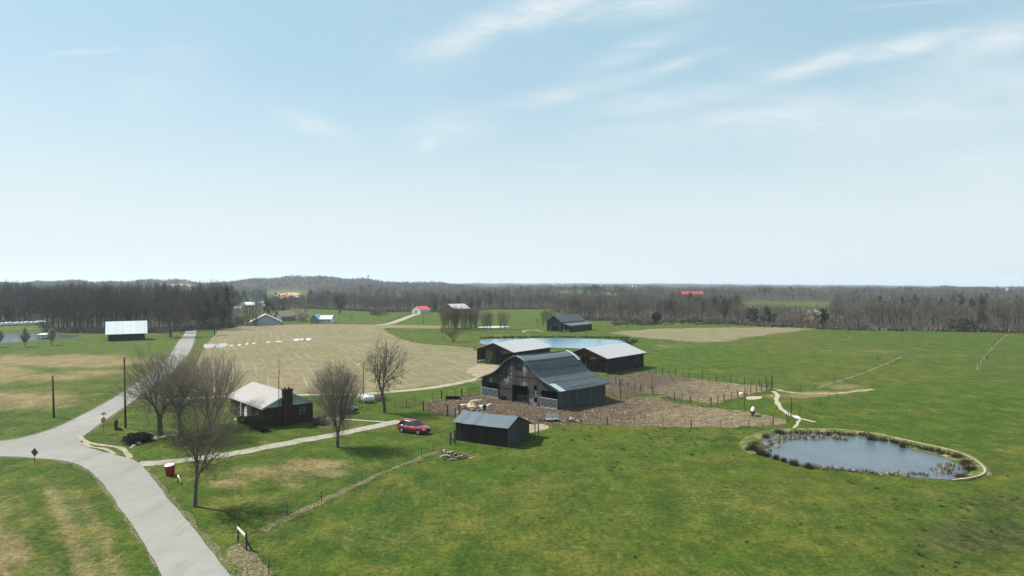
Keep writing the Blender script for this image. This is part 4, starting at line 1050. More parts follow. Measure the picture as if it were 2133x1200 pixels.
for s_ in (-1, 1):
    for (xa, za), (xb, zb) in zip(PR, PR[1:]): mb.bar((s_*xa, -.6, za-.12), (s_*xb, -.6, zb-.12), .05, .2)
mb.build('verge_board', M['roof_mid'], barn)
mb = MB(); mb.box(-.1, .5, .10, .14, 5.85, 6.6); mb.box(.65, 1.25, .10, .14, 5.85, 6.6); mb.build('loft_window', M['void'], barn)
# faded painted letters on the front
mb = MB()
def stroke(pts, w=.09):
    for a, b in zip(pts, pts[1:]): mb.bar((a[0], -.012, a[1]), (b[0], -.012, b[1]), .02, w)
stroke([(-3.75, 3.55), (-3.5, 4.15), (-3.25, 3.55)]); stroke([(-3.63, 3.78), (-3.37, 3.78)], .07)
stroke([(-2.35, 4.05), (-2.6, 4.15), (-2.8, 4.0), (-2.8, 3.7), (-2.6, 3.56), (-2.35, 3.66)])
o = mb.build('painted_letters', plain('faded_white', (.30, .30, .29), .9, .4, 6), barn); o['label'] = 'faded white letters A C'

# tubular gates (things of their own)
def tube_gate(loc, xdir, w, h, label, bars=6, mat='galv', group=None, tilt=0, name='farm_gate'):
    t = thing(name, label, 'gate', loc, rot_frame(None, xdir), group)
    if tilt: t.rotation_euler[0] = tilt
    mb = MB(); r = .035
    mb.tube((0, 0, .1), (0, 0, h), r, r, 6); mb.tube((w, 0, .1), (w, 0, h), r, r, 6); mb.tube((0, 0, h), (w, 0, h), r, r, 6); mb.tube((0, 0, .1), (w, 0, .1), r, r, 6)
    mb.build('gate_frame', M[mat], t)
    mb = MB()
    for i in range(1, bars): mb.bar((0, 0, .1+(h-.1)*i/bars), (w, 0, .1+(h-.1)*i/bars), .03, .045)
    mb.build('gate_rails', M[mat], t)
    return t
tube_gate(b0+BU*(-10.2)-BV*.25, BU, 4.95, 1.75, 'white tubular gate closing the left aisle of the gambrel barn', 7)
tube_gate(b0+BU*6.05-BV*.25, BU, 4.05, 1.75, 'white tubular gate closing the right aisle of the gambrel barn', 7)
gv = (BU*.9+BV*(-.42)).normalized()
tube_gate(b0+BU*.2-BV*.35+Vector((0, 0, .05)), (BU*.97+BV*.25).normalized(), 2.9, 1.35, 'dull steel gate leaning across the central doorway of the gambrel barn', 6, 'steel_post', tilt=-.12)

# --- open pole sheds with pale roofs
def pole_barn(loc, u, W, L, ze, za, label, roof, gable, wall, side_open, ov=.65, name='pole_barn', back_window=None, slatted=True):
    t = thing(name, label, 'barn', loc, rot_frame(None, u))
    pr = [(0, za), (W/2+ov, ze)]
    def zr(x): return prof_at(pr, x-W/2)
    mb = MB()
    mb.slab([(-ov, -ov, ze), (W/2, -ov, za), (W/2, L+ov, za), (-ov, L+ov, ze)][::-1], .06)
    mb.slab([(W/2, -ov, za), (W+ov, -ov, ze), (W+ov, L+ov, ze), (W/2, L+ov, za)][::-1], .06)
    for f in range(len(mb.f)): pass
    o = mb.build('roof', M[roof], t)
    mb = MB(); mb.bar((-ov, -ov-.02, ze-.13), (W/2, -ov-.02, za-.13), .04, .18); mb.bar((W/2, -ov-.02, za-.13), (W+ov, -ov-.02, ze-.13), .04, .18); mb.bar((W+ov+.02, -ov, ze-.13), (W+ov+.02, L+ov, ze-.13), .04, .16)
    mb.build('fascia', M[gable], t)
    mb = MB(); zt = ze+.12
    n = 12
    for yy in (0, L-.05):
        mb = MB()
        for i in range(n):
            a, b = W*i/n, W*(i+1)/n
            mb.add([(a,yy,zt),(b,yy,zt),(b,yy+.05,zt),(a,yy+.05,zt),(a,yy,max(zt,zr(a)-.1)),(b,yy,max(zt,zr(b)-.1)),(b,yy+.05,max(zt,zr(b)-.1)),(a,yy+.05,max(zt,zr(a)-.1))], [(0,3,2,1),(0,1,5,4),(2,3,7,6),(4,5,6,7)])
        mb.build('gable_boards', M[gable], t)
    mb = MB()
    for i in range(6):
        for x in (0.1, W-.1): mb.box(x-.1, x+.1, L*i/5-.1 if i else 0.06, L*i/5+.1 if i else .26, 0, zr(x)-.08)
    for x in (W*.5,): mb.box(x-.1, x+.1, .06, .26, 0, zt)
    for x in (W*.33, W*.66): mb.box(x-.1, x+.1, L-.3, L-.1, 0, zt); mb.box(x-.1, x+.1, L*.5-.1, L*.5+.1, 0, zr(x)-.1)
    mb.build('post', M['post_wood'], t)
    mb = MB()
    def slats(x0, y0, x1, y1, z0, z1, pitch=.34, bh=.26):
        z = z0
        while z < z1-.05:
            if rnd.random() > (.04 if pitch > .31 else 0): mb.bar((x0, y0, z+bh/2), (x1, y1, z+bh/2), .03, bh)
            z += pitch
    for i in range(5):
        g = .62 if (i % 2 and slatted) else 1.0
        slats(0, L*i/5+.02, 0, L*(i+1)/5-.02, .15, zr(0)-.2, .34, .33 if g == 1 else .26); slats(W, L*i/5+.02, W, L*(i+1)/5-.02, .15, zr(W)-.2, .34, .33 if g == 1 else .25)
    if back_window:
        a, b, z0, z1 = back_window
        slats(0, L, a, L, .15, zt, .3, .31); slats(b, L, W, L, .15, zt, .3, .31); slats(a, L, b, L, .15, z0, .34, .3); mb.box(a, b, L-.02, L+.02, z1, zt+.05)
    else: slats(0, L, W, L, .15, zt+.05, .3, .31)
    mb.build('slatted_wall', M[wall], t)
    mb = MB(); mb.box(.15, W-.15, L*.52, L*.52+.1, .1, 1.5); mb.box(W*.3, W*.34, .5, L*.5, .1, 1.3); mb.box(.3, W-.3, L*.55, L-.5, .1, 1.8)
    mb.build('hay_stack', M['mud'], t)
    mb = MB(); mb.box(.1, W-.1, -.3, L-.05, .02, .06); mb.build('dirt_floor', M['mud'], t)
    return t
S_U = Vector((.79, -.61, 0)).normalized()
p1 = Vector((-9.6, 157.2, 0))
# survey front-left and front-right eave corners of each shed
def shed_from(nearR, nearL_px, z, L, W):
    pass
s1r = G(1070, 734.7, 3.8); s1l = G(986.6, 728.4, 3.8)
u1 = (s1r-s1l).normalized(); v1 = Vector((-u1.y, u1.x, 0)); W1 = (s1r-s1l).length-1.3
c1 = s1l+u1*.65+v1*.65; c1.z = 0
sf = G(1156, 723.3, 3.8); L1_ = (sf-s1r).dot(v1)-1.3
pole_barn(c1, u1, W1, L1_, 3.8, 6.0, 'open-fronted pole shed with a pale pinkish-white roof, left behind the gambrel barn', 'roof_pale', 'red_gable', 'dark_boards', True)
s2r = G(1266, 748, 3.8); s2f = G(1350, 735, 3.8); v2 = (s2f-s2r).normalized(); v2 = (v2+v1*.25).normalized(); u2 = Vector((v2.y, -v2.x, 0))
c2 = s2r-u2*(W1+.65)+v2*.65; c2.z = 0; L2_ = (s2f-s2r).dot(v2)-1.3
pole_barn(c2, u2, W1, L2_, 3.8, 6.1, 'open-fronted pole shed with a pale white roof, right behind the gambrel barn', 'roof_pale', 'red_gable', 'dark_boards', True, back_window=(W1*.52, W1*.66, .4, 3.0))
print('sheds', u1[:], W1, L1_, u2[:], L2_)

# --- small foreground shed
SU = Vector((.875, -.484, 0)).normalized(); SV = Vector((-SU.y, SU.x, 0))
s0 = G(949.4, 917)
shed = thing('tool_shed', 'small dark board shed with blue-grey tin roof standing nearest the camera', 'shed', s0, rot_frame(None, SU))
SW, SD, Y1 = 8.35, 6.4, 2.5
def zs(y): return 2.72+(3.72-2.72)*y/Y1 if y < Y1 else 3.72-(3.72-2.12)*(y-Y1)/(SD-Y1)
mb = MB(); mb.box(0, SW, 0, .05, 0, 2.70); mb.build('front_wall', M['dark_boards'], shed)
for x0, x1 in ((0, .05), (SW-.05, SW)):
    mb = MB(); ys = [.05, Y1, SD]
    for a, b in zip(ys, ys[1:]):
        mb.add([(x0,a,0),(x1,a,0),(x1,b,0),(x0,b,0),(x0,a,zs(a)-.05),(x1,a,zs(a)-.05),(x1,b,zs(b)-.05),(x0,b,zs(b)-.05)], [(0,3,2,1),(4,5,6,7),(0,1,5,4),(1,2,6,5),(2,3,7,6),(3,0,4,7)])
    mb.build('gable_wall', M['shed_boards'], shed)
mb = MB(); mb.box(.05, SW-.05, SD-.05, SD, 0, 2.05); mb.build('back_wall', M['dark_boards'], shed)
def wavy_roof(y0, y1, z0, z1, name='roof', mat='roof_shed', seed=0):
    nx, ny = 22, 6; V = []; Fc = []
    for j in range(ny+1):
        for i in range(nx+1):
            x = -.35+(SW+.7)*i/nx; s = j/ny
            e = .05*mnoise.noise(Vector((x*.8, seed, 0)))*(1-s if y0 < y1 and z0 < z1 else s)
            V.append((x, y0+(y1-y0)*s+ (e if j == 0 else 0), z0+(z1-z0)*s-.09*math.sin(math.pi*i/nx)*(.4+.6*(s if z1 > z0 else 1-s))+e+.02*mnoise.noise(Vector((x, s*3, 5)))))
    for j in range(ny):
        for i in range(nx): q = j*(nx+1)+i; Fc.append((q, q+1, q+nx+2, q+nx+1))
    me = bpy.data.meshes.new(name); me.from_pydata(V, [], Fc); me.materials.append(M[mat]); me.update()
    o = bpy.data.objects.new(name, me); link(o, shed)
    s = o.modifiers.new('sheet', 'SOLIDIFY'); s.thickness = .05; s.offset = -1
wavy_roof(-.4, Y1, 2.62, 3.78, seed=1); wavy_roof(Y1, SD+.35, 3.78, 2.05, seed=4)
mb = MB(); mb.box(SW*.62, SW+.9, SD+.1, SD+1.5, 1.95, 2.05); mb.box(SW+.75, SW+.85, SD+.2, SD+.3, 0, 1.95); mb.box(SW+.75, SW+.85, SD+1.3, SD+1.4, 0, 1.95); mb.bar((SW+.05, 4.6, .95), (SW+1.5, 4.9, .95), .3, .12)
mb.build('lean_to', M['post_wood'], shed)

# --- brick house
e0 = G(547, 852, 3.0); e1 = G(659, 838, 3.0); e2 = G(463, 826, 3.0)
HU = (e1-e0).normalized(); HV = Vector((-HU.y, HU.x, 0)); HWd = (e1-e0).length; HL = (e2-e0).dot(HV)
h0 = Vector((e0.x, e0.y, 0))+HU*.4+HV*.4; Wd = HWd-.8; Ln = HL-.8; ZR = 4.95
print('house', HWd, HL)
house = thing('brick_house', 'low dark brick house with a pale metal gable roof by the driveway', 'house', h0, rot_frame(None, HU))
mb = MB(); mb.box(0, Wd, 0, .2, 0, 2.95); mb.box(0, .2, .2, Ln-.2, 0, 2.95); mb.box(Wd-.2, Wd, .2, Ln-.2, 0, 2.95); mb.box(0, Wd, Ln-.2, Ln, 0, 2.95); mb.build('wall', M['brick'], house)
zr_ = lambda x: 2.98+(ZR-2.98)*(1-abs(x-Wd/2)/(Wd/2+.4))
for y0 in (0.03, Ln-.13):
    mb = MB(); mb.add([(-.05,y0,2.96),(Wd+.05,y0,2.96),(Wd/2,y0,ZR-.1),(-.05,y0+.1,2.96),(Wd+.05,y0+.1,2.96),(Wd/2,y0+.1,ZR-.1)], [(0,1,2),(5,4,3),(0,3,4,1),(1,4,5,2),(2,5,3,0)])
    o = mb.build('gable', M['siding'], house)
mb = MB()
mb.slab([(-.4, -.4, 2.98), (Wd/2, -.4, ZR), (Wd/2, Ln+.4, ZR), (-.4, Ln+.4, 2.98)][::-1], .10)
mb.slab([(Wd/2, -.4, ZR), (Wd+.4, -.4, 2.98), (Wd+.4, Ln+.4, 2.98), (Wd/2, Ln+.4, ZR)][::-1], .10)
roof = mb.build('roof', M['roof_house'], house)
mb = MB(); mb.box(2.7, 4.2, -.75, -.02, 0, 5.5); mb.box(2.62, 4.28, -.83, .06, 5.5, 5.66)
for x in (3.05, 3.75): mb.tube((x, -.38, 5.66), (x, -.38, 5.95), .14, .12, 8)
mb.build('chimney', M['brick'], house)
def window(parent, x0, x1, z0, z1, y, axis='y', sgn=-1, frame='white_paint', glass='glass'):
    def bx(mb, a, b, c, d, o0, o1):
        lo, hi = sorted((y+sgn*o0, y+sgn*o1))
        mb.box(a, b, lo, hi, c, d) if axis == 'y' else mb.box(lo, hi, a, b, c, d)
    mb = MB(); w = .07
    bx(mb, x0-w, x1+w, z1, z1+w, .001, .06); bx(mb, x0-w, x1+w, z0-w, z0, .001, .08); bx(mb, x0-w, x0, z0, z1, .001, .06); bx(mb, x1, x1+w, z0, z1, .001, .06); bx(mb, x0, x1, (z0+z1)/2-.025, (z0+z1)/2+.025, .012, .045)
    o = mb.build('window', M[frame], parent); mb = MB(); bx(mb, x0, x1, z0, z1, .002, .010); mb.build('pane', M[glass], o); return o
window(house, 5.7, 6.4, 1.5, 2.4, 0, frame='grey_wall')
for a, b, c, d in [(2.0, 3.4, 1.0, 2.3), (5.2, 6.4, 1.1, 2.3), (9.6, 11.2, .9, 2.4), (12.6, 13.6, 1.2, 2.3)]: window(house, a, b, c, d, 0, 'x', -1, 'grey_wall')  # porch shade put into the frame colour on this side
for a, b in [(2, 3.2), (6, 7.2), (10, 11.4)]: window(house, a, b, 1.1, 2.3, Wd, 'x', 1)
mb = MB(); mb.box(-.06, -.002, 7.4, 8.3, .1, 2.15); d_ = mb.build('door', M['white_paint'], house)
mb = MB(); mb.box(-.10, -.065, 8.1, 8.18, 1.0, 1.1); mb.build('handle', M['galv'], d_)
mb = MB()
for y in (6.5, 9.2): mb.box(-.35, -.25, y-.06, y+.06, 0, 2.86)
mb.build('porch_post', M['white_paint'], house)
mb = MB(); mb.box(-1.4, -.01, 6.3, 9.4, .02, .16); mb.build('porch_step', M['stone'], house)
mb = MB(); mb.box(-.47, -.41, -.4, Ln+.4, 2.86, 2.97); mb.box(Wd+.41, Wd+.47, -.4, Ln+.4, 2.86, 2.97); mb.build('gutter', M['white_paint'], house)
mb = MB(); mb.bar((-.4, -.43, 2.93), (Wd/2, -.43, ZR-.05), .04, .16); mb.bar((Wd/2, -.43, ZR-.05), (Wd+.4, -.43, 2.93), .04, .16); mb.build('fascia', M['siding'], house)
# antenna tower
ap = h0+HU*2.0-HV*.75
ant = thing('antenna_tower', 'thin lattice television antenna mast against the house gable', 'antenna', ap)
mb = MB(); zt = 11.4
for k in range(3):
    a = k*2.094; mb.tube((.2*math.cos(a), .2*math.sin(a), 0), (.12*math.cos(a), .12*math.sin(a), 8.6), .018, .018, 5)
for i in range(22):
    z = .2+i*.39
    for k in range(3):
        a, b = k*2.094, (k+1)*2.094; rr_ = .2-.08*z/8.6; mb.tube((rr_*math.cos(a), rr_*math.sin(a), z), (rr_*math.cos(b), rr_*math.sin(b), z+.36), .009, .009, 4)
mb.build('lattice_mast', M['steel_post'], ant)
mb = MB(); mb.tube((0, 0, 8.4), (0, 0, zt), .03, .022, 6); mb.build('top_pole', M['steel_post'], ant)
mb = MB(); mb.tube((-.5, 0, 9.9), (.5, 0, 9.9), .012, .012, 4)
for x in (-.5, -.2, .1, .4): mb.tube((x, -.35, 9.9), (x, .35, 9.9), .008, .008, 4)
mb.build('aerial', M['steel_post'], ant)

# --- distant barns and houses
def simple_barn(name, label, cat, px0, row0, px1, row1, depth, he, hr_, wall, roof, vdir=None, gable_front=True, door=None, windows=(), ov=.4, frame='white_paint', d_override=None, roof_th=.12):
    """front runs from (px0,row0) to (px1,row1); gable_front: ridge runs back, else ridge parallel to the front"""
    if d_override: a, b = at(px0, d_override[0]), at(px1, d_override[1]); zb = min(a.z, b.z)
    else: a, b = G(px0, row0), G(px1, row1); zb = 0
    a.z = b.z = zb
    if name == 'pale_barn': b = a+Vector((.937, .35, 0))*15.2
    if name == 'black_barn': b = a+Vector((.864, .503, 0))*12.4
    u = (b-a).normalized(); W = (b-a).length
    t = thing(name, label, cat, a, rot_frame(None, u)); D = depth
    mb = MB(); th = .15
    if gable_front:
        for yy in (0, D-th): mb.add([(0,yy,0),(W,yy,0),(W,yy,he),(W/2,yy,hr_-.1),(0,yy,he),(0,yy+th,0),(W,yy+th,0),(W,yy+th,he),(W/2,yy+th,hr_-.1),(0,yy+th,he)], [(0,1,2,3,4),(9,8,7,6,5),(0,5,6,1),(1,6,7,2),(2,7,8,3),(3,8,9,4),(4,9,5,0)])
        mb.box(0, th, th, D-th, 0, he); mb.box(W-th, W, th, D-th, 0, he)
    else:
        for xx in (0, W-th): mb.add([(xx,0,0),(xx,D,0),(xx,D,he),(xx,D/2,hr_-.1),(xx,0,he),(xx+th,0,0),(xx+th,D,0),(xx+th,D,he),(xx+th,D/2,hr_-.1),(xx+th,0,he)], [(4,3,2,1,0),(5,6,7,8,9),(1,6,5,0),(2,7,6,1),(3,8,7,2),(4,9,8,3),(0,5,9,4)])
        mb.box(th, W-th, 0, th, 0, he); mb.box(th, W-th, D-th, D, 0, he)
    mb.build('wall', M[wall], t)
    mb = MB()
    sl = (hr_-he)/((W if gable_front else D)/2); ze = he-sl*ov
    if gable_front:
        mb.slab([(-ov,-ov,ze),(W/2,-ov,hr_),(W/2,D+ov,hr_),(-ov,D+ov,ze)][::-1], roof_th); mb.slab([(W/2,-ov,hr_),(W+ov,-ov,ze),(W+ov,D+ov,ze),(W/2,D+ov,hr_)][::-1], roof_th)
    else:
        mb.slab([(-ov,-ov,ze),(W+ov,-ov,ze),(W+ov,D/2,hr_),(-ov,D/2,hr_)], roof_th); mb.slab([(-ov,D/2,hr_),(W+ov,D/2,hr_),(W+ov,D+ov,ze),(-ov,D+ov,ze)], roof_th)
    mb.build('roof', M[roof], t)
    if door: mb = MB(); mb.box(door[0], door[1], -.05, -.004, 0, door[2]); mb.build('door', M[door[3]], t)
    for (x0, x1, z0, z1) in windows: window(t, x0, x1, z0, z1, 0, 'y', -1, frame)
    return t
# black barn with white roof by the road
simple_barn('black_barn', 'black barn with a bright white metal roof beside the far end of the road', 'barn', 225, 711, 301.5, 708.1, 8.5, 3.5, 7.4, 'black_boards', 'roof_white', gable_front=False, ov=.9)
# pale gabled barn with red trim
pb = simple_barn('pale_barn', 'pale blue-white barn with wide flared gable and thin red roof edge beyond the stubble field', 'barn', 522, 677.5, 580, 676, 12, 1.6, 5.4, 'white_wall', 'roof_light', ov=.9, roof_th=.2)
mb = MB()
for q0, q1 in (((-1.0, 1.15), (7.6, 5.5)), ((7.6, 5.5), (16.2, 1.15))): mb.bar((q0[0], -.95, q0[1]+.1), (q1[0], -.95, q1[1]+.1), .12, .30)
mb.build('red_verge', M['roof_red'], pb)
# brown-roofed house and its white-roofed porch
simple_barn('brown_roofed_house', 'low house with a brown shingle roof half hidden behind the pale gabled barn', 'house', 586, 669, 616, 668.5, 9, 3.0, 6.0, 'grey_wall', 'roof_brown', gable_front=False, d_override=(392, 398), windows=[(1, 2.2, 1, 2.2), (5, 6.2, 1, 2.2)])
simple_barn('flat_shelter', 'low white-topped shelter in front of the brown-roofed house', 'shelter', 584, 669, 611, 668, 4, 1.7, 2.0, 'grey_wall', 'roof_white', gable_front=False, ov=.3)
gh = simple_barn('grey_house', 'small grey house with pale roof beyond the far edge of the stubble field', 'house', 647, 673.5, 662, 673.5, 9, 2.6, 4.9, 'grey_wall', 'roof_light', windows=[(1.6, 2.4, .8, 1.9)], ov=.5)
mb = MB(); mb.box(4.2, 11.2, 2.2, 2.35, 0, 2.4); mb.box(11.05, 11.2, 2.35, 8, 0, 2.4); mb.build('wing_wall', M['white_paint'], gh)
mb = MB(); mb.slab([(4.2, 1.6, 2.2), (11.5, 1.6, 2.2), (11.5, 5.2, 4.3), (4.2, 5.2, 4.3)], .12); mb.slab([(4.2, 5.2, 4.3), (11.5, 5.2, 4.3), (11.5, 8.6, 2.3), (4.2, 8.6, 2.3)], .12); mb.build('wing_roof', M['roof_light'], gh)
for x in (5.0, 6.4, 7.8, 9.2): window(gh, x, x+.8, .7, 1.9, 2.2)
# white barn with red roof
wb = simple_barn('white_barn', 'white barn with a red roof at the top of the pale farm lane', 'barn', 858, 652.5, 884, 652.5, 9, 2.9, 5.4, 'white_wall', 'roof_red', d_override=(500, 494), door=(5.0, 6.9, 2.6, 'void'), windows=[(1.4, 2.4, 1.2, 2.1), (8.4, 9.3, 1.2, 2.1)], ov=.3)
wb.rotation_euler[2] -= .35
simple_barn('far_brown_barn', 'dark brown barn with a pale pink roof just right of the white barn', 'barn', 922, 646, 946, 648, 14, 3.2, 6.6, 'red_gable', 'roof_pale', d_override=(520, 505), ov=.4)
# dark hay barn with lean-to
a_ = G(1139, 689.6); HBU = Vector((.80, -.60, 0)).normalized()
hb = thing('hay_barn', 'dark hay barn with grey tin roof and lean-to beyond the far pond', 'barn', a_, rot_frame(None, HBU))
W_, D_ = 8.0, 20.5
mb = MB()
for yy in (0, D_-.15):
    mb.add([(0,yy,2.6 if yy == 0 else 0),(W_,yy,2.6 if yy == 0 else 0),(W_,yy,4.6),(W_/2,yy,7.2),(0,yy,4.4),(0,yy+.15,2.6 if yy == 0 else 0),(W_,yy+.15,2.6 if yy == 0 else 0),(W_,yy+.15,4.6),(W_/2,yy+.15,7.2),(0,yy+.15,4.4)], [(0,1,2,3,4),(9,8,7,6,5),(0,5,6,1),(1,6,7,2),(2,7,8,3),(3,8,9,4),(4,9,5,0)])
mb.box(0, 3.0, 0, .15, 0, 2.6); mb.box(6.6, W_, 0, .15, 0, 2.6); mb.box(0, .15, .15, D_-.15, 0, 4.4)
mb.build('wall', M['dark_boards'], hb)
mb = MB(); mb.box(12.3, 12.45, .1, D_, 0, 2.75); mb.box(8.2, 12.3, D_-.2, D_-.05, 0, 2.9); mb.box(W_-.1, W_, 3, D_-.2, 0, 3.5); mb.build('lean_to_wall', M['dark_boards'], hb)
mb = MB(); mb.slab([(-.5,-.5,4.1),(W_/2,-.5,7.3),(W_/2,D_+.5,7.3),(-.5,D_+.5,4.1)][::-1], .1); mb.slab([(W_/2,-.5,7.3),(W_+.5,-.5,4.3),(W_+.5,D_+.5,4.3),(W_/2,D_+.5,7.3)][::-1], .1); mb.build('roof', M['roof_mid'], hb)
mb = MB(); mb.slab([(W_,.2,4.0),(12.9,.2,2.8),(12.9,D_+1.2,2.8),(W_,D_+1.2,4.0)][::-1], .1); mb.build('lean_to_roof', M['roof_up'], hb)
mb = MB()
for x in (4.8, 9.6, 12.2): mb.box(x-.1, x+.1, .2, .4, 0, 2.9)
mb.build('post', M['bare_wood'], hb)
mb = MB(); mb.box(8.3, 9.5, .6, 2.0, .2, 1.0); mb.box(10.0, 11.6, .8, 2.4, .1, .7); mb.build('stored_lumber', M['stone'], hb)
# farther buildings
simple_barn('far_grey_barn', 'far barn with a bright grey roof in the valley beneath the ridge', 'barn', 511, 629, 531, 628, 10, 3, 6, 'grey_wall', 'roof_white', gable_front=False, d_override=(700, 705), ov=.3)
simple_barn('far_cream_shed', 'far small shed with a cream white roof right of the bright grey-roofed barn', 'shed', 547, 629, 555, 629, 5, 2, 3.6, 'grey_wall', 'roof_white', gable_front=False, d_override=(700, 700), ov=.3)
simple_barn('far_long_shed', 'far long low white shed just above the cream-roofed shed', 'shed', 537, 622, 549, 622, 6, 2.4, 4, 'white_wall', 'roof_white', gable_front=False, d_override=(790, 790), ov=.3)
simple_barn('valley_house', 'far low grey-roofed house between the evergreens and the bare trees in the valley', 'house', 484, 645, 500, 645, 7, 2.6, 4.6, 'white_wall', 'roof_mid', gable_front=False, d_override=(520, 520), ov=.3)
simple_barn('red_roofed_barn', 'long barn with a bright red roof standing above the far wood', 'barn', 1422, 616, 1465, 616, 14, 8.2, 11.6, 'red_gable', 'roof_red', gable_front=False, d_override=(800, 800), ov=.6)
simple_barn('hilltop_house', 'tiny far white house on the wooded ridge above the dark hay barn', 'house', 1318, 600, 1331, 600, 14, 13, 17, 'white_paint', 'roof_mid', gable_front=False, d_override=(2100, 2100))
simple_barn('ridge_house', 'tiny far white house in the wood at the right edge of the photo', 'house', 2101, 612, 2112, 612, 8, 10, 13, 'white_wall', 'roof_mid', gable_front=False, d_override=(1300, 1300))
simple_barn('clearing_house', 'tiny far pale house in the clearing below the horizon, centre of the photo', 'house', 1061, 605, 1070, 605, 8, 6, 9, 'white_paint', 'roof_brown', gable_front=False, d_override=(1050, 1050))
# orange field and pale field patches on the far slope
def far_patch(name, px0, px1, d0, d1, mat, z=.3):
    n, m = 14, 8; V = []; Fc = []
    for j in range(m+1):
        for i in range(n+1):
            px = px0+(px1-px0)*i/n+6*math.sin(j*1.3); d = d0+(d1-d0)*j/m; x = (px-CX)/F*d; V.append((x, d, float(terrain(x, d))+z))
    for j in range(m):
        for i in range(n): q = j*(n+1)+i; Fc.append((q, q+1, q+n+2, q+n+1))
    me = bpy.data.meshes.new(name); me.from_pydata(V, [], Fc); me.materials.append(mat); me.update(); o = bpy.data.objects.new(name, me); link(o); tag(o, kind='structure')
far_patch('orange_field', 578, 622, 1000, 1380, plain('orange_soil', (.42, .25, .12), .95, .15, .02))
far_patch('pale_field', 352, 400, 1500, 1760, plain('pale_soil', (.40, .33, .24), .95, .15, .02))
# water tower on the ridge
wp = at(767, 2000)
wt = thing('water_tower', 'tiny far water tower standing on the wooded ridge', 'water tower', wp); wt.scale = (.7, .7, .72)
mb = MB(); mb.lathe((0, 0, 26), [(.5, -3), (4.5, -1.5), (5.5, 0), (4.5, 2), (.5, 3)], 12); mb.build('tank', M['sign_back'], wt)
mb = MB()
for k in range(4): a = k*1.57+.7; mb.tube((5*math.cos(a), 5*math.sin(a), 0), (4*math.cos(a), 4*math.sin(a), 26), .4, .4, 6)
mb.build('tower_leg', M['sign_back'], wt)
# dock shelter on the left pond
dk = thing('dock_shelter', 'small white-roofed dock shelter on posts at the left pond', 'dock', G(79, 706))
mb = MB(); mb.slab([(-.4, -.3, 1.75), (4.6, -.3, 1.9), (4.6, 3.2, 2.1), (-.4, 3.2, 2.0)], .1); mb.build('roof', M['white_paint'], dk)
for x, y in ((.1, .1), (4.1, .1), (.1, 2.8), (4.1, 2.8)): mb = MB(); mb.box(x-.08, x+.08, y-.08, y+.08, 0, 1.78); mb.build('post', M['post_wood'], dk)
mb = MB(); mb.box(-.2, 4.4, -.1, 3.0, .22, .32); mb.build('deck', M['bare_wood'], dk)
# wrapped bales along the left wood
bl = MB(); bl.lathe((0, 0, 1.0), [(.8, -1.0), (1.0, -.85), (1.03, 0), (1.0, .85), (.8, 1.0)], 14, axis='x'); bale = bl.build('wrapped_bale', M['bale_wrap'], smooth=True)
for i in range(22):
    o = bale if i == 0 else bale.copy()
    if i: link(o)
    px = -14+i*5.1
    if 8 < px < 14: px = 14
    o.location = G(px, 679.5-.042*(px), 0)+Vector((0, rnd.uniform(-.3, .3), 0)); o.rotation_euler = (0, 0, .12+rnd.uniform(-.1, .1)); o.scale = (.62, 1, rnd.uniform(.85, 1.05))
    tag(o, 'white wrapped round bale in the row along the wood behind the left pond', 'hay bale', 'row of white wrapped bales')

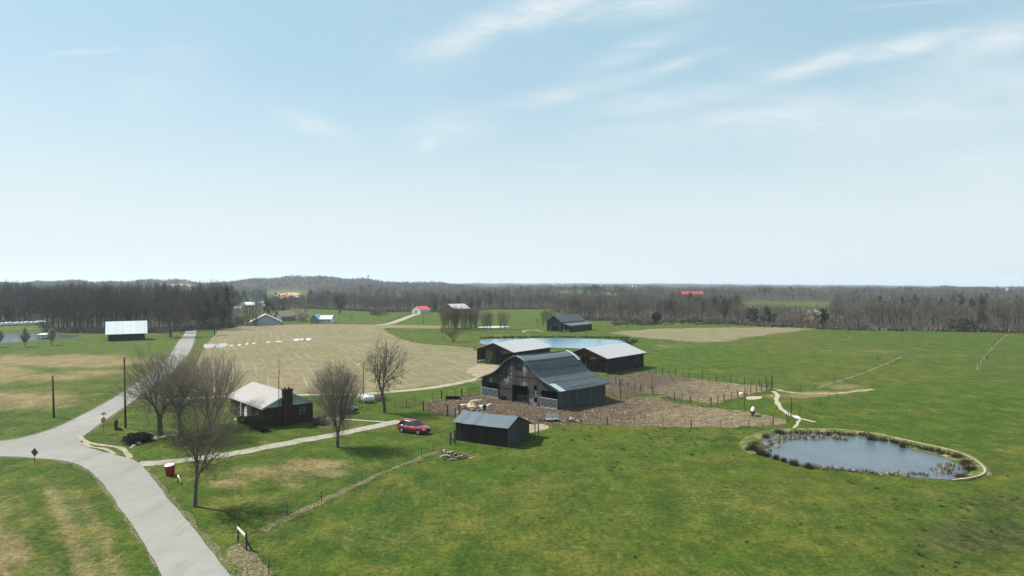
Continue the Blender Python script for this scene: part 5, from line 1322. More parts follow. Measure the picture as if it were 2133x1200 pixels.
# ------------------------------------------------------------------ vehicles
def make_car(name, label, loc, rz, paint, rack=False):
    t = thing(name, label, 'car', loc, rz); t.scale = (1.12, 1.06, 1.08)
    # half sections along the length: x, half width, z low, z belt
    st = [(-2.30, .62, .55, .80), (-2.25, .78, .42, .98), (-2.05, .88, .32, 1.06), (-1.4, .93, .28, 1.08), (-.5, .94, .26, 1.06), (.4, .94, .26, 1.03), (1.1, .93, .28, 1.0), (1.6, .90, .30, .97), (2.0, .84, .33, .90), (2.22, .74, .38, .80), (2.30, .58, .45, .66)]
    K = 9; V = []; Fc = []
    for x, w, zl, zb in st:
        ring = [(-w*.9, zl), (-w, zl+.12), (-w*1.01, (zl+zb)/2), (-w*.97, zb-.10), (-w*.86, zb), (0, zb+.045)]
        ring = ring + [(-a, b) for a, b in ring[-2::-1]]
        V += [(x, a, b) for a, b in ring]
    m = 11
    for i in range(len(st)-1):
        for j in range(m): q = i*m+j; r_ = i*m+(j+1) % m; Fc.append((q, r_, r_+m, q+m))
    Fc.append(tuple(range(m))[::-1]); Fc.append(tuple(range((len(st)-1)*m, len(st)*m)))
    me = bpy.data.meshes.new('body'); me.from_pydata(V, [], [f[::-1] for f in Fc]); me.materials.append(M[paint]); me.polygons.foreach_set('use_smooth', [True]*len(Fc)); me.update()
    body = bpy.data.objects.new('body', me); link(body, t)
    # cabin: pillars and roof shell, glass set inside
    base = [(-2.08, .80), (-1.2, .86), (-.1, .86), (.95, .84)]; topx = [(-1.62, .62), (-.95, .68), (-.1, .69), (.30, .66)]
    zb, zt = 1.04, 1.64
    mb = MB()
    def cab(shr, z0, z1, mbx, e=0):
        vs = []
        for (x, w), (xt, wt) in zip(base, topx):
            vs += [(x, -(w-shr), z0), (xt, -(wt-shr), z1), (xt, (wt-shr), z1), (x, (w-shr), z0)]
        fs = [(0, 1, 2, 3), (15, 14, 13, 12)]
        for i in range(3):
            q = 4*i; fs += [(q, q+4, q+5, q+1), (q+1, q+5, q+6, q+2), (q+2, q+6, q+7, q+3)]
        mbx.add(vs, fs)
    cab(0, zb-.03, zt, mb); mb.build('windows', M['car_glass'], t)
    mb = MB(); vs = []
    for (x, w) in [(-1.78, .58), (-1.62, .66), (-.95, .71), (-.1, .72), (.22, .70), (.36, .62)]: vs += [(x, -w, zt-.035), (x, -w*.85, zt+.045), (x, w*.85, zt+.045), (x, w, zt-.035)]
    fs = [(0, 1, 2, 3), (23, 22, 21, 20)]
    for i in range(5): q = 4*i; fs += [(q, q+4, q+5, q+1), (q+1, q+5, q+6, q+2), (q+2, q+6, q+7, q+3), (q+3, q+7, q+4, q)]
    mb.add(vs, fs); mb.build('roof_panel', M[paint], t, True)
    mb = MB()
    for s_ in (-1, 1):
        for (xa, wa), (xb, wb) in ((base[0], topx[0]), (base[1], topx[1]), (base[2], topx[2]), (base[3], topx[3])):
            mb.bar((xa, s_*(wa+.005), zb-.02), (xb, s_*(wb+.005), zt), .09 if xa > -.5 and xa > .5 or xa < -1.5 else .06, .03)
        mb.bar((-1.95, s_*.84, zb+.12), (-1.62, s_*.66, zt), .22, .02)
    mb.build('pillar', M[paint], t)
    if rack:
        mb = MB(); mb.box(-.75, .10, -.45, .45, zt+.05, zt+.062); mb.build('sunroof', M['car_glass'], t)
    mb = MB()
    for s_ in (-1, 1): mb.bar((-1.4, s_*.60, zt+.10), (.0, s_*.60, zt+.10), .035, .03); mb.bar((-1.4, s_*.60, zt+.02), (-1.4, s_*.60, zt+.1), .04, .03); mb.bar((0, s_*.60, zt+.02), (0, s_*.60, zt+.1), .04, .03)
    mb.build('roof_rail', M['trim'], t)
    mb = MB()
    for s_ in (-1, 1): mb.box(-1.05, 1.05, min(s_*.90, s_*.965), max(s_*.90, s_*.965), .24, .40)
    mb.box(-2.33, -2.2, -.7, .7, .36, .56); mb.box(2.2, 2.33, -.66, .66, .33, .5); mb.build('lower_trim', M['trim'], t)
    mb = MB(); mb.box(2.20, 2.315, -.42, .42, .56, .74); mb.build('grille', M['trim'], t)
    for x in (-1.38, 1.38):
        for s_ in (-1, 1):
            mb = MB(); mb.lathe((x, s_*.84, .36), [(.30, -.12), (.36, -.10), (.365, 0), (.36, .10), (.30, .12)], 20)
            w = mb; vv = []
            for (a, b, c) in w.v: vv.append((x+(a-x), s_*.84+(c-.36), .36+(b-s_*.84)))
            w.v = vv; wh = w.build('wheel', M['tyre'], t, True)
            mb = MB(); y = s_*.965
            mb.lathe((0, 0, 0), [(.23, -.008), (.23, .008)], 16); mb.v = [(x+a, y+c, .36+b) for a, b, c in mb.v]; mb.build('rim', M['rim'], wh)
            mb = MB(); mb.lathe((0, 0, 0), [(.44, -.02), (.44, .02)], 18); mb.v = [(x+a, s_*.925+c, .40+b) for a, b, c in mb.v]; mb.build('wheel_arch', M['trim'], t)
    for s_ in (-1, 1):
        mb = MB(); y0, y1 = sorted((s_*.50, s_*.80)); mb.add([(2.24, y0, .70), (2.16, y1, .70), (2.05, y1, .86), (2.18, y0, .84), (2.33 if s_ < 0 and 0 else 2.315, y0, .70), (2.19, y1, .70), (2.08, y1, .90), (2.22, y0, .86)] if s_ > 0 else
                     [(2.16, y0, .70), (2.24, y1, .70), (2.18, y1, .84), (2.05, y0, .86), (2.19, y0, .70), (2.315, y1, .70), (2.22, y1, .86), (2.08, y0, .90)], [(0, 3, 2, 1), (4, 5, 6, 7), (0, 1, 5, 4), (1, 2, 6, 5), (2, 3, 7, 6), (3, 0, 4, 7)])
        mb.build('headlight', M['lamp'], t)
        mb = MB(); y0, y1 = sorted((s_*.62, s_*.86)); mb.box(-2.30, -2.12, y0, y1, .82, 1.0); mb.build('tail_light', M['tail_lamp'], t)
        mb = MB(); y0, y1 = sorted((s_*.92, s_*1.08)); mb.box(.72, .88, y0, y1, 1.02, 1.16); mb.build('mirror', M[paint], t, bevel=.03)
        for x in (-.75, .25): mb = MB(); y0, y1 = sorted((s_*.935, s_*.965)); mb.box(x, x+.18, y0, y1, .90, .93); mb.build('door_handle', M['rim'], t)
    return t
ca = G(836, 900.5); cb = G(874, 906)
dr = (cb-ca).normalized(); cc = (ca+cb)/2 + Vector((-dr.y, dr.x, 0))*.84
make_car('parked_car', 'red crossover car parked on the grass at the end of the driveway', cc, rot_frame(None, dr), 'car_red', True)
make_car('parked_car', 'dark blue car half hidden behind the vase-shaped tree, beside the house', G(714, 859), R(-20), 'car_blue', True)

# ------------------------------------------------------------------ poles, signs, yard things
def utility_pole(px, row, top, label, lean=0.0, bits=True, r=.15, lamp=False):
    p = G(px, row); h = H*(1-(top-HR)/(row-HR))
    t = thing('light_pole' if lamp else 'utility_pole', label, 'pole', p, 0); t.rotation_euler = (0, lean, 0)
    mb = MB(); mb.tube((0, 0, -.2), (0, 0, h), r, r*.68, 10); mb.build('shaft', M['pole_wood'], t, True)
    if bits:
        mb = MB(); mb.tube((.14, -.05, 0), (.14, -.05, 1.1), .07, .07, 6); mb.tube((0, 0, h-.55), (0, -.28, h-.5), .03, .05, 6); mb.tube((0, 0, h-.2), (.2, -.05, h-.15), .03, .05, 6); mb.build('fitting', M['steel_post'], t)
    if lamp:
        mb = MB(); mb.tube((0, 0, h-.2), (-.5, -.35, h+.05), .035, .03, 6); mb.lathe((-.58, -.4, h-.12), [(.1, .2), (.24, .05), (.22, -.08), (.05, -.16)][::-1], 10); mb.build('lamp_head', M['galv'], t)
    return t
utility_pole(112.5, 870, 783, 'leaning wooden utility pole standing alone in the field at the left', -.035, r=.17)
utility_pole(261.5, 892, 745, 'tall wooden utility pole beside the road in front of the tree clump', -.018, r=.16)
utility_pole(757, 823, 758, 'slim pole with a yard light between the two white tanks and the lane', 0, False, .09, True)
utility_pole(446.5, 699, 662, 'thin utility pole at the far left corner of the stubble field', 0, True, .16)
utility_pole(882, 676, 652, 'thin utility pole below the white barn on the green', 0, True, .14)
utility_pole(733, 669, 655, 'thin pole in the pasture beyond the stubble field', 0, False, .14)
# stop sign with street-name blade
p = G(216, 903); t = thing('stop_sign', 'red octagonal stop sign with green street-name blades on top at the junction', 'sign', p, R(8))
mb = MB(); mb.tube((0, 0, -.2), (0, 0, 2.75), .03, .03, 6); mb.build('post', M['steel_post'], t)
def octa(r, y, m=0):
    return [(r*math.cos(R(22.5+45*i)), y, 1.95+r*math.sin(R(22.5+45*i))) for i in range(8)]
mb = MB(); mb.add(octa(.42, -.035)+octa(.42, -.055), [tuple(range(8)), tuple(range(15, 7, -1))]+[(i, i+8, (i+1) % 8+8, (i+1) % 8) for i in range(8)]); sp_ = mb.build('sign_plate', M['white_paint'], t)
mb = MB(); mb.add(octa(.385, -.056)+octa(.385, -.062), [tuple(range(8)), tuple(range(15, 7, -1))]+[(i, i+8, (i+1) % 8+8, (i+1) % 8) for i in range(8)]); mb.build('red_face', M['stop_red'], sp_)
def text(body, size, loc, rot, mat, parent, name='lettering'):
    cu = bpy.data.curves.new(name, 'FONT'); cu.body = body; cu.size = size; cu.align_x = 'CENTER'; cu.align_y = 'CENTER'; cu.extrude = .004; cu.offset = .006
    tmp = bpy.data.objects.new('tmp', cu); col.objects.link(tmp); bpy.context.view_layer.update(); me = bpy.data.meshes.new_from_object(tmp.evaluated_get(bpy.context.evaluated_depsgraph_get())); bpy.data.objects.remove(tmp); me.materials.clear(); me.materials.append(mat)
    o = bpy.data.objects.new(name, me); link(o, parent); o.location = loc; o.rotation_euler = rot; return o
text('STOP', .30, (0, -.068, 1.95), (R(90), 0, 0), M['white_paint'], sp_)
mb = MB(); mb.box(-.38, .38, -.012, .012, 2.78, 2.94); mb.box(-.012, .012, -.34, .34, 2.96, 3.10); mb.build('street_name_blade', M['sign_green'], t)
# diamond sign seen from behind
p = G(72, 967); t = thing('warning_sign', 'diamond-shaped road sign seen from its grey back on the grass near the left edge', 'sign', p, R(-12))
mb = MB(); mb.tube((0, -.03, -.2), (0, -.03, 1.75), .035, .035, 6); mb.build('post', M['steel_post'], t)
mb = MB(); r = .55; z = 1.45
mb.add([(0, 0, z-r), (r, 0, z), (0, 0, z+r), (-r, 0, z), (0, .02, z-r), (r, .02, z), (0, .02, z+r), (-r, .02, z)], [(0, 1, 2, 3), (7, 6, 5, 4), (0, 4, 5, 1), (1, 5, 6, 2), (2, 6, 7, 3), (3, 7, 4, 0)]); mb.build('sign_plate', M['sign_back'], t)
# wooden sign frame with pale board
a = G(496, 1129); b = G(513, 1146); d = (b-a); t = thing('farm_sign', 'wooden two-post sign frame with a narrow cream board at the road edge', 'sign', a, rot_frame(None, d.normalized())); w = d.length
mb = MB(); mb.box(-.06, .06, -.06, .06, -.1, 1.52); mb.lathe((0, 0, 1.52), [(.07, 0), (.075, .07), (.02, .13)], 8); mb.build('post', M['post_wood'], t)
mb = MB(); mb.box(w-.06, w+.06, -.06, .06, -.1, 1.5); mb.build('post', M['post_wood'], t)
mb = MB(); mb.bar((.06, -.08, 1.28), (w-.06, -.08, 1.22), .05, .20); mb.build('board', M['cream_board'], t)
mb = MB(); mb.bar((.06, 0, .12), (w-.06, 0, .12), .06, .08); mb.bar((w, .05, .85), (w+.55, .25, 0), .06, .07); mb.bar((w+.06, 0, .06), (w+.6, .2, .03), .06, .06); mb.build('brace', M['post_wood'], t)
# red barrel with pale lid, white pipe behind
p = G(355, 990); t = thing('barrel', 'dark red barrel with a white top lying tilted at the driveway mouth', 'barrel', p, .3); t.rotation_euler = (.10, -.07, .3)
mb = MB(); mb.lathe((0, 0, 0), [(.44, .0), (.46, .04), (.50, .35), (.51, .4), (.50, .45), (.53, .75), (.54, .8), (.53, .85), (.56, 1.15), (.57, 1.2), (.54, 1.22)], 20); mb.build('drum', M['red_paint'], t, True)
mb = MB(); mb.lathe((0, 0, 1.225), [(.53, 0), (.50, .03), (.2, .045)], 20); mb.build('lid', M['white_paint'], t, True)
p = G(379, 1010); t = thing('leaning_pipe', 'white-topped pipe leaning on a dark stub post right of the red barrel', 'pipe', p, 0)
mb = MB(); mb.tube((-.62, .35, .95), (-.1, .05, .28), .075, .075, 8); mb.build('white_pipe', M['white_paint'], t, True)
mb = MB(); mb.tube((-.12, .06, .32), (.05, -.05, -.1), .07, .07, 6); mb.bar((-.65, .4, 0), (-.62, .37, 1.05), .08); mb.build('stub_post', M['post_wood'], t)
# short posts near the stop sign
for (px, row, top, lab) in [(239.5, 896, 876, 'shorter left stump of the pair of dark posts between stop sign and pole'), (243.5, 895, 874, 'taller right stump of the pair of dark posts between stop sign and pole')]:
    p = G(px, row); h = H*(1-(top-HR)/(row-HR)); mb = MB(); mb.tube((0, 0, -.1), (.02, 0, h), .13, .12, 8); mb.tube((.02, 0, h), (.02, 0, h+.05), .12, .06, 8)
    o = mb.build('stump_post', M['post_wood']); o.location = p; tag(o, lab, 'post')
p = G(248, 896); mb = MB(); mb.box(-.35, .35, -.2, .25, 0, .28); mb.box(-.25, .3, -.3, 0, .28, .42); o = mb.build('stone_block', M['debris'], bevel=.05); o.location = p; tag(o, 'dark low block lying at the foot of the two stump posts', 'block')
# rock border with dark shrubs
def rock(px, row, s, label, mat='stone', seed=0):
    bm = bmesh.new(); bmesh.ops.create_icosphere(bm, subdivisions=2, radius=1)
    for v in bm.verts:
        n = mnoise.noise(v.co*1.3+Vector((seed, 0, 0)))*.45+1; v.co = Vector((v.co.x*s*n, v.co.y*s*.7*n, max(-.05, v.co.z*s*.42*n+.05)))
    me = bpy.data.meshes.new('rock'); bm.to_mesh(me); bm.free(); me.materials.append(M[mat]); o = bpy.data.objects.new('rock', me); link(o); o.location = G(px, row); o.rotation_euler = (0, 0, seed); return tag(o, label, 'rock', 'rocks of the border under the trees')
for i, (px, row, s) in enumerate([(274, 933, .28), (279, 929, .35), (285, 924, .55), (291, 919, .50), (309, 916, .3), (327, 913, .55), (346, 909, .45), (356, 908, .6), (363, 909, .4), (318, 915, .35), (340, 911, .4)]):
    rock(px, row, s, 'pale rock in the border line running under the trees', seed=i*1.7)
for px, row, w, h, lab in [(276, 924, 2.6, 1.3, 'square dark clipped shrub at the left end of the rock border'), (293, 917, 1.9, 1.1, 'second dark shrub of the rock border, behind the pale rocks'), (304, 919, 1.7, .95, 'lowest dark shrub of the rock border, nearest the tree trunks'),
                           (533, 893, 2.9, 1.9, 'dark round shrub at the corner of the brick house'), (519, 884, 1.8, 1.2, 'small dark shrub beside the house porch'), (551, 899, 1.5, .8, 'low shrub under the house gable corner'), (668, 884, 2.2, 1.2, 'brown leafless shrub at the right corner of the house'), (505, 880, 1.6, 1.0, 'low clipped shrub along the porch side of the house')]:
    leafy('shrub', lab, 'shrub', G(px, row), h, w, 'shrub_dark' if 'brown' not in lab else 'debris', 'round', int(px*3), 2200, .22, 0)
# propane tanks
def tank(px, row, label):
    t = thing('gas_tank', label, 'tank', G(px, row), R(25))
    mb = MB(); mb.lathe((0, 0, .85), [(.05, -1.12), (.3, -1.05), (.5, -.85), (.55, -.65), (.55, .65), (.5, .85), (.3, 1.05), (.05, 1.12)], 18, axis='x'); mb.build('vessel', M['white_paint'], t, True)
    for x in (-.6, .6): mb = MB(); mb.box(x-.08, x+.08, -.35, .35, 0, .42); mb.build('foot', M['steel_post'], t)
    mb = MB(); mb.tube((0, 0, 1.38), (0, 0, 1.55), .14, .14, 10); mb.build('valve_dome', M['white_paint'], t, True)
tank(755, 838, 'left one of the two white gas tanks beyond the vase-shaped tree'); tank(768.5, 839.5, 'right, nearer one of the two white gas tanks beyond the vase-shaped tree')
# pile right of the tanks
def pile(name, px, row, s, n, mats, label, seed, cat='pile', kinds='plank'):
    rr = random.Random(seed); t = thing(name, label, cat, G(px, row), 0)
    for k, m in enumerate(mats):
        mb = MB()
        for i in range(n//len(mats)):
            x, y, z = rr.gauss(0, s*.45), rr.gauss(0, s*.35), rr.random()*.35*s*.5; a = rr.random()*3.14; L = rr.uniform(.25, .9)*min(s, 1.4); dz = rr.uniform(-.2, .25)
            q = Vector((x, y, .06+z)); mb.bar(q, q+Vector((math.cos(a)*L, math.sin(a)*L, max(dz, -.04-z*.5))), rr.uniform(.05, .16), rr.uniform(.03, .12))
        mb.build('scrap', M[m], t)
    return t
pile('scrap_pile', 784, 834, 2.4, 60, ['rusty', 'post_wood'], 'rust-brown scrap pile just right of the white gas tanks', 1)
pile('burn_pile', 951, 955, 1.3, 70, ['stone', 'debris', 'void'], 'burnt heap of pale stones and sticks in the pasture before the small shed', 2)
pile('rubble_pile', 1190, 878, 1.5, 60, ['stone', 'bare_wood', 'post_wood'], 'pale rubble heap beside the white feed cart', 3)
pile('scrap_pile', 926, 944, .8, 20, ['stone', 'post_wood'], 'few pale boards at the fence line left of the small shed', 4)
pile('scrap_pile', 1130, 878, .8, 24, ['rusty', 'debris'], 'dark brown heap touching the left end of the white feed cart', 5)
pile('scrap_pile', 1389, 830, 1.0, 24, ['post_wood', 'bare_wood'], 'fallen timbers against the corral fence right of the gambrel barn', 6)
# white feed cart
t = thing('feed_cart', 'white slatted feed cart standing in the mud behind the lower fence', 'cart', G(1139, 879), R(6))
mb = MB()
for z in (.35, .58, .81, 1.04): mb.bar((0, 0, z), (1.95, 0, z), .04, .13); mb.bar((0, 1.1, z+.1), (1.95, 1.1, z+.1), .04, .13)
for x in (0, .65, 1.3, 1.95): mb.bar((x, 0, .2), (x, 0, 1.1), .06); mb.bar((x, 1.1, .2), (x, 1.1, 1.3), .06)
mb.box(0, 1.95, 0, 1.1, .3, .36); mb.build('slatted_box', plain('weathered_white', (.42, .42, .40), .8, .3, 5), t)
for x in (.35, 1.5):
    for y in (-.1, 1.2): mb = MB(); mb.lathe((0, 0, 0), [(.22, -.05), (.22, .05)], 12); mb.v = [(x+a, y+c, .22+b) for a, b, c in mb.v]; mb.build('wheel', M['tyre'], t)
# troughs, barrel at the barn
t = thing('feed_trough', 'long black feed trough in the upper left corner of the pen', 'trough', G(929, 832), R(-3))
mb = MB(); mb.add([(0,0,0),(2.6,0,0),(2.6,.7,0),(0,.7,0),(-.1,-.1,.5),(2.7,-.1,.5),(2.7,.8,.5),(-.1,.8,.5)], [(0,3,2,1),(0,1,5,4),(1,2,6,5),(2,3,7,6),(3,0,4,7)]); mb.build('tub', M['black_rubber'], t)
mb = MB(); mb.box(-.12, 2.72, -.14, -.08, .44, .52); mb.box(-.12, 2.72, .78, .84, .44, .52); mb.build('rim', M['black_rubber'], t)
p = G(1048.5, 833); t = thing('water_tub', 'black round tub against the front wall of the gambrel barn', 'tub', p); mb = MB(); mb.lathe((0, 0, 0), [(.42, 0), (.48, .1), (.50, .7), (.52, .78), (.45, .8), (.44, .3), (.02, .28)], 16); mb.build('tub', M['black_rubber'], t, True)
mb = MB(); mb.tube((0, 0, .05), (0, 0, .35), .43, .43, 16); mb.build('water_surface', M['water'], t)
# concrete block feeder with orange frame at the corral
t = thing('mineral_feeder', 'small orange feeder between the corral posts by the concrete pad', 'feeder', G(1546, 823), R(10))
mb = MB(); mb.lathe((0, .3, 0), [(.42, 0), (.45, .35), (.4, .4)], 14); mb.build('tub', M['cream_board'], t)
mb = MB(); mb.box(.5, 1.2, 0, .55, 0, .38); mb.bar((0, -.2, .45), (1.2, -.2, .55), .07); mb.build('orange_box', M['orange'], t)
# white oval thing by the shed pond
t = thing('stock_tank', 'black oval stock tank lying between the two pale-roofed sheds', 'trough', G(1187, 742)); mb = MB(); mb.lathe((0, 0, .0), [(.9, 0), (1.0, .6), (1.05, .75), (.9, .72), (.85, .3)], 18); o = mb.build('tub', M['black_rubber'], t, True); o.scale = (1.6, .8, 1.3)

# ------------------------------------------------------------------ fences
def t_post_mesh():
    mb = MB(); mb.box(-.022, .022, -.022, .022, -.1, 1.0); mb.box(-.03, .03, -.004, .004, .9, 1.0); return mb
def post_proto(r):
    mb = MB(); mb.lathe((0, 0, 0), [(r, -.1), (r*1.0, .5), (r*.93, .97), (r*.6, 1.0)], 7); return mb
PM = {}
def post(parent, loc, h, kind, lean=None):
    if kind not in PM:
        mb = t_post_mesh() if kind == 'steel' else post_proto({'wood': .09, 'thick': .14, 'stake': .06}[kind])
        o = mb.build('post', M['steel_post' if kind == 'steel' else 'post_wood']); PM[kind] = o.data; bpy.data.objects.remove(o)
    o = bpy.data.objects.new('post', PM[kind]); link(o, parent); o.location = Vector(loc)-(parent.location if parent else Vector())
    s = 1.25 if kind == 'steel' else 1
    o.scale = (s, s, h); o.rotation_euler = (rnd.uniform(-.05, .05), lean if lean is not None else rnd.uniform(-.05, .05), rnd.random()*3)
    return o
def fence(label, pts, kinds, h, strands=(.35, .7, 1.0), wire_r=.012, mesh=False, braces=(), cat='fence', wires=True, name='wire_fence'):
    P = [G(*p) for p in pts]; t = thing(name, label, cat, P[0])
    for i, p in enumerate(P):
        k = kinds[i % len(kinds)] if not isinstance(kinds, dict) else kinds.get(i, kinds['*'])
        hh = h*rnd.uniform(.93, 1.08)*(1.15 if k == 'thick' else 1)
        post(t, p, hh, k)
    if wires:
        mb = MB()
        for s in strands:
            for a, b in zip(P, P[1:]): mb.tube(a+Vector((0, 0, h*s*.96)), b+Vector((0, 0, h*s*.96)), wire_r, wire_r, 3, False)
        if mesh:
            for a, b in zip(P, P[1:]):
                n = max(1, int((b-a).length/.3))
                for j in range(n): q = a.lerp(b, j/n); mb.tube(q+Vector((0, 0, .05)), q+Vector((0, 0, h*.96)), wire_r*.6, wire_r*.6, 3, False)
        mb.build('wire', M['wire'], t, origin=t.location)
    for i, j in braces:
        mb = MB(); mb.tube(P[i]+Vector((0, 0, h*.85)), P[i].lerp(P[j], .8)+Vector((0, 0, .1)), .06, .06, 6); mb.build('brace', M['bare_wood'], t, origin=t.location)
    return t
def interp(pts, step):
    P = [G(*p) for p in pts]; out = []
    for a, b in zip(P, P[1:]):
        k = max(1, round((b-a).length/step)); out += [a.lerp(b, j/k) for j in range(k)]
    out.append(P[-1])
    return [(CX+F*q.x/q.y, HR+F*H/q.y) for q in out]
fence('line of thin steel posts along the brush strip between road sign and small shed', [(560, 1197), (597, 1074), (670, 1045), (754, 1003), (878, 952), (902, 941)], ['steel'], 1.15, wires=True, wire_r=.006)
fence('short wooden end fence at the left front corner of the small shed', [(938, 926), (947, 922)], ['thick'], 1.5, strands=(.55,), wire_r=.06, braces=[(0, 1)])
fence('fence along the lower edge of the trampled yard right of the small shed', [(1150, 884), (1211, 882.5), (1265, 885), (1322, 886), (1380, 889), (1440, 891), (1500, 892), (1560, 889), (1610, 885), (1642, 877)], ['steel', 'steel', 'wood'], 1.25, wire_r=.007)
fence('fence above the mud corral running right from the pale-roofed shed', [(1353, 776), (1380, 780), (1407, 784), (1435, 787.5), (1463, 791), (1492, 795), (1522, 798), (1551, 801.5), (1582, 806)], ['wood', 'wood'], 1.7, wire_r=.010, mesh=False)
fence('thin steel posts standing between the wooden posts of the upper corral fence', [(1366, 778), (1393, 782), (1421, 785.5), (1449, 789), (1477, 793), (1507, 796.5), (1536, 800), (1566, 804)], ['steel'], 1.45, wires=False, name='post_row')
fence('wooden corral fence climbing from the brace post to the far gate', [(1481, 847.5), (1495, 843), (1509, 839), (1523, 835.5), (1537, 830), (1551, 826), (1564, 822), (1576, 819), (1586, 816), (1597, 812)], ['wood', 'stake'], 1.7, wire_r=.010, braces=[(9, 8)])
fence('corral fence dividing mud from straw between the barn and the brace post', [(1360, 822), (1389, 832), (1405, 835), (1421, 838), (1438, 841), (1454, 843), (1481, 847.5)], ['wood', 'steel'], 1.65, wire_r=.010, braces=[(6, 5)])
fence('short fence along the back lane between the gambrel barn and the mud corral', [(1283, 799), (1290, 802), (1296, 804), (1308, 806), (1322, 811), (1335, 815)], ['wood'], 1.4, wire_r=.02, braces=[(0, 2)])
fence('fence with tall dark posts left of the gambrel barn', [(932, 831), (949, 828), (962, 826), (975, 826)], ['steel', 'steel', 'thick'], 1.5, wire_r=.012, braces=[(3, 2)])
fence('curving fence behind the pen from its left post to the trough', [(882, 856), (901, 838.5), (920, 832)], ['thick', 'steel'], 1.5, wire_r=.012)
fence('rusty post fence between the corral panel and the small shed', [(932, 867), (948, 869), (957, 864)], ['thick', 'wood'], 1.6, wire_r=.02)
fence('sparse posts across the pasture from the corral gate to the right', [(1667, 815), (1695, 848), (1708, 845), (1727, 834), (1743, 829)], ['steel'], 1.35, wires=False, name='post_row')
fence('fence following the pale path up the right-hand pasture', interp([(1667, 815), (1740, 797), (1827, 765), (1880, 742), (1905, 733)], 14), ['steel'], 1.2, wire_r=.006)
fence('fence on the pale field margin near the right edge', interp([(2040, 765), (2075, 715), (2098, 697)], 14), ['wood'], 1.2, wire_r=.007)
fence('fence along the far edge of the stubble field', interp([(485, 679), (600, 675), (700, 675), (800, 675.5)], 7), ['wood'], 1.2, wire_r=.02)
fence('fence beside the pale farm lane below the white barn', interp([(806, 672), (835, 662), (855, 656)], 6), ['wood'], 1.2, wire_r=.02)
fence('fence along the far hedgerow beyond the brown field', interp([(1250, 672), (1400, 669), (1560, 669.5), (1740, 676)], 12), ['wood'], 1.2, wire_r=.012)
for px, row, top, k, lab, ln in [(1552, 856, 826, 'stake', 'tall leaning dark post beside the pale grazing cow', .06), (1647, 870, 828, 'wood', 'tall dark post at the left end of the path puddle', -.05), (1666, 866, 843, 'stake', 'pale brown post right behind the path puddle', 0),
                                 (1639, 878, 862, 'stake', 'small stake at the right tip of the straw yard', 0), (1608, 810, 781, 'thick', 'thick black gate post at the right corner of the corral', 0), (1596, 812, 785, 'wood', 'dark gate post left of the thick black one', 0),
                                 (1827, 751, 740, 'wood', 'left one of two lone posts in the right-hand pasture', -.05), (1833, 750, 739, 'wood', 'right one of two lone posts in the right-hand pasture', .08), (1358, 816, 784, 'stake', 'tall thin post in the middle of the mud corral', 0),
                                 (1292, 829, 790, 'wood', 'tall dark post near the rear corner of the gambrel barn', 0), (2056, 748, 739, 'thick', 'stub post on the pale field margin', .1), (560, 1196, 1170, 'steel', 'steel stake nearest the camera in the weeds by the road', 0)]:
    p = G(px, row); o = post(None, p, H*(1-(top-HR)/(row-HR)), k, ln); o.name = 'fence_post'; tag(o, lab, 'post')
def panel(a, b, h, label, bars=6, mat='rusty'):
    A, B = G(*a), G(*b); d = (B-A); return tube_gate(A, d.normalized(), d.length, h, label, bars, mat, name='corral_panel')
panel((892, 857), (931, 866), 1.6, 'rusty corral panel at the lower left side of the pen')
panel((1260, 812), (1276, 828), 1.3, 'rusty panel behind the rear corner of the gambrel barn')
panel((1293, 829), (1334, 822), 1.5, 'wide grey farm gate between corral posts right of the gambrel barn', 6, 'bare_wood')
panel((977, 825), (1006, 822), 1.5, 'dark corral panel between the brace post and the gambrel barn', 5)
panel((823, 845), (847, 850), 1.5, 'left gate leaf of the old rusty gate right of the gnarled tree', 5)
panel((846, 850), (865, 841), 1.4, 'right gate leaf of the old rusty gate right of the gnarled tree', 3)
panel((1597, 812), (1608, 809.5), 1.6, 'small grey mesh gate at the right corner of the corral', 7, 'steel_post')
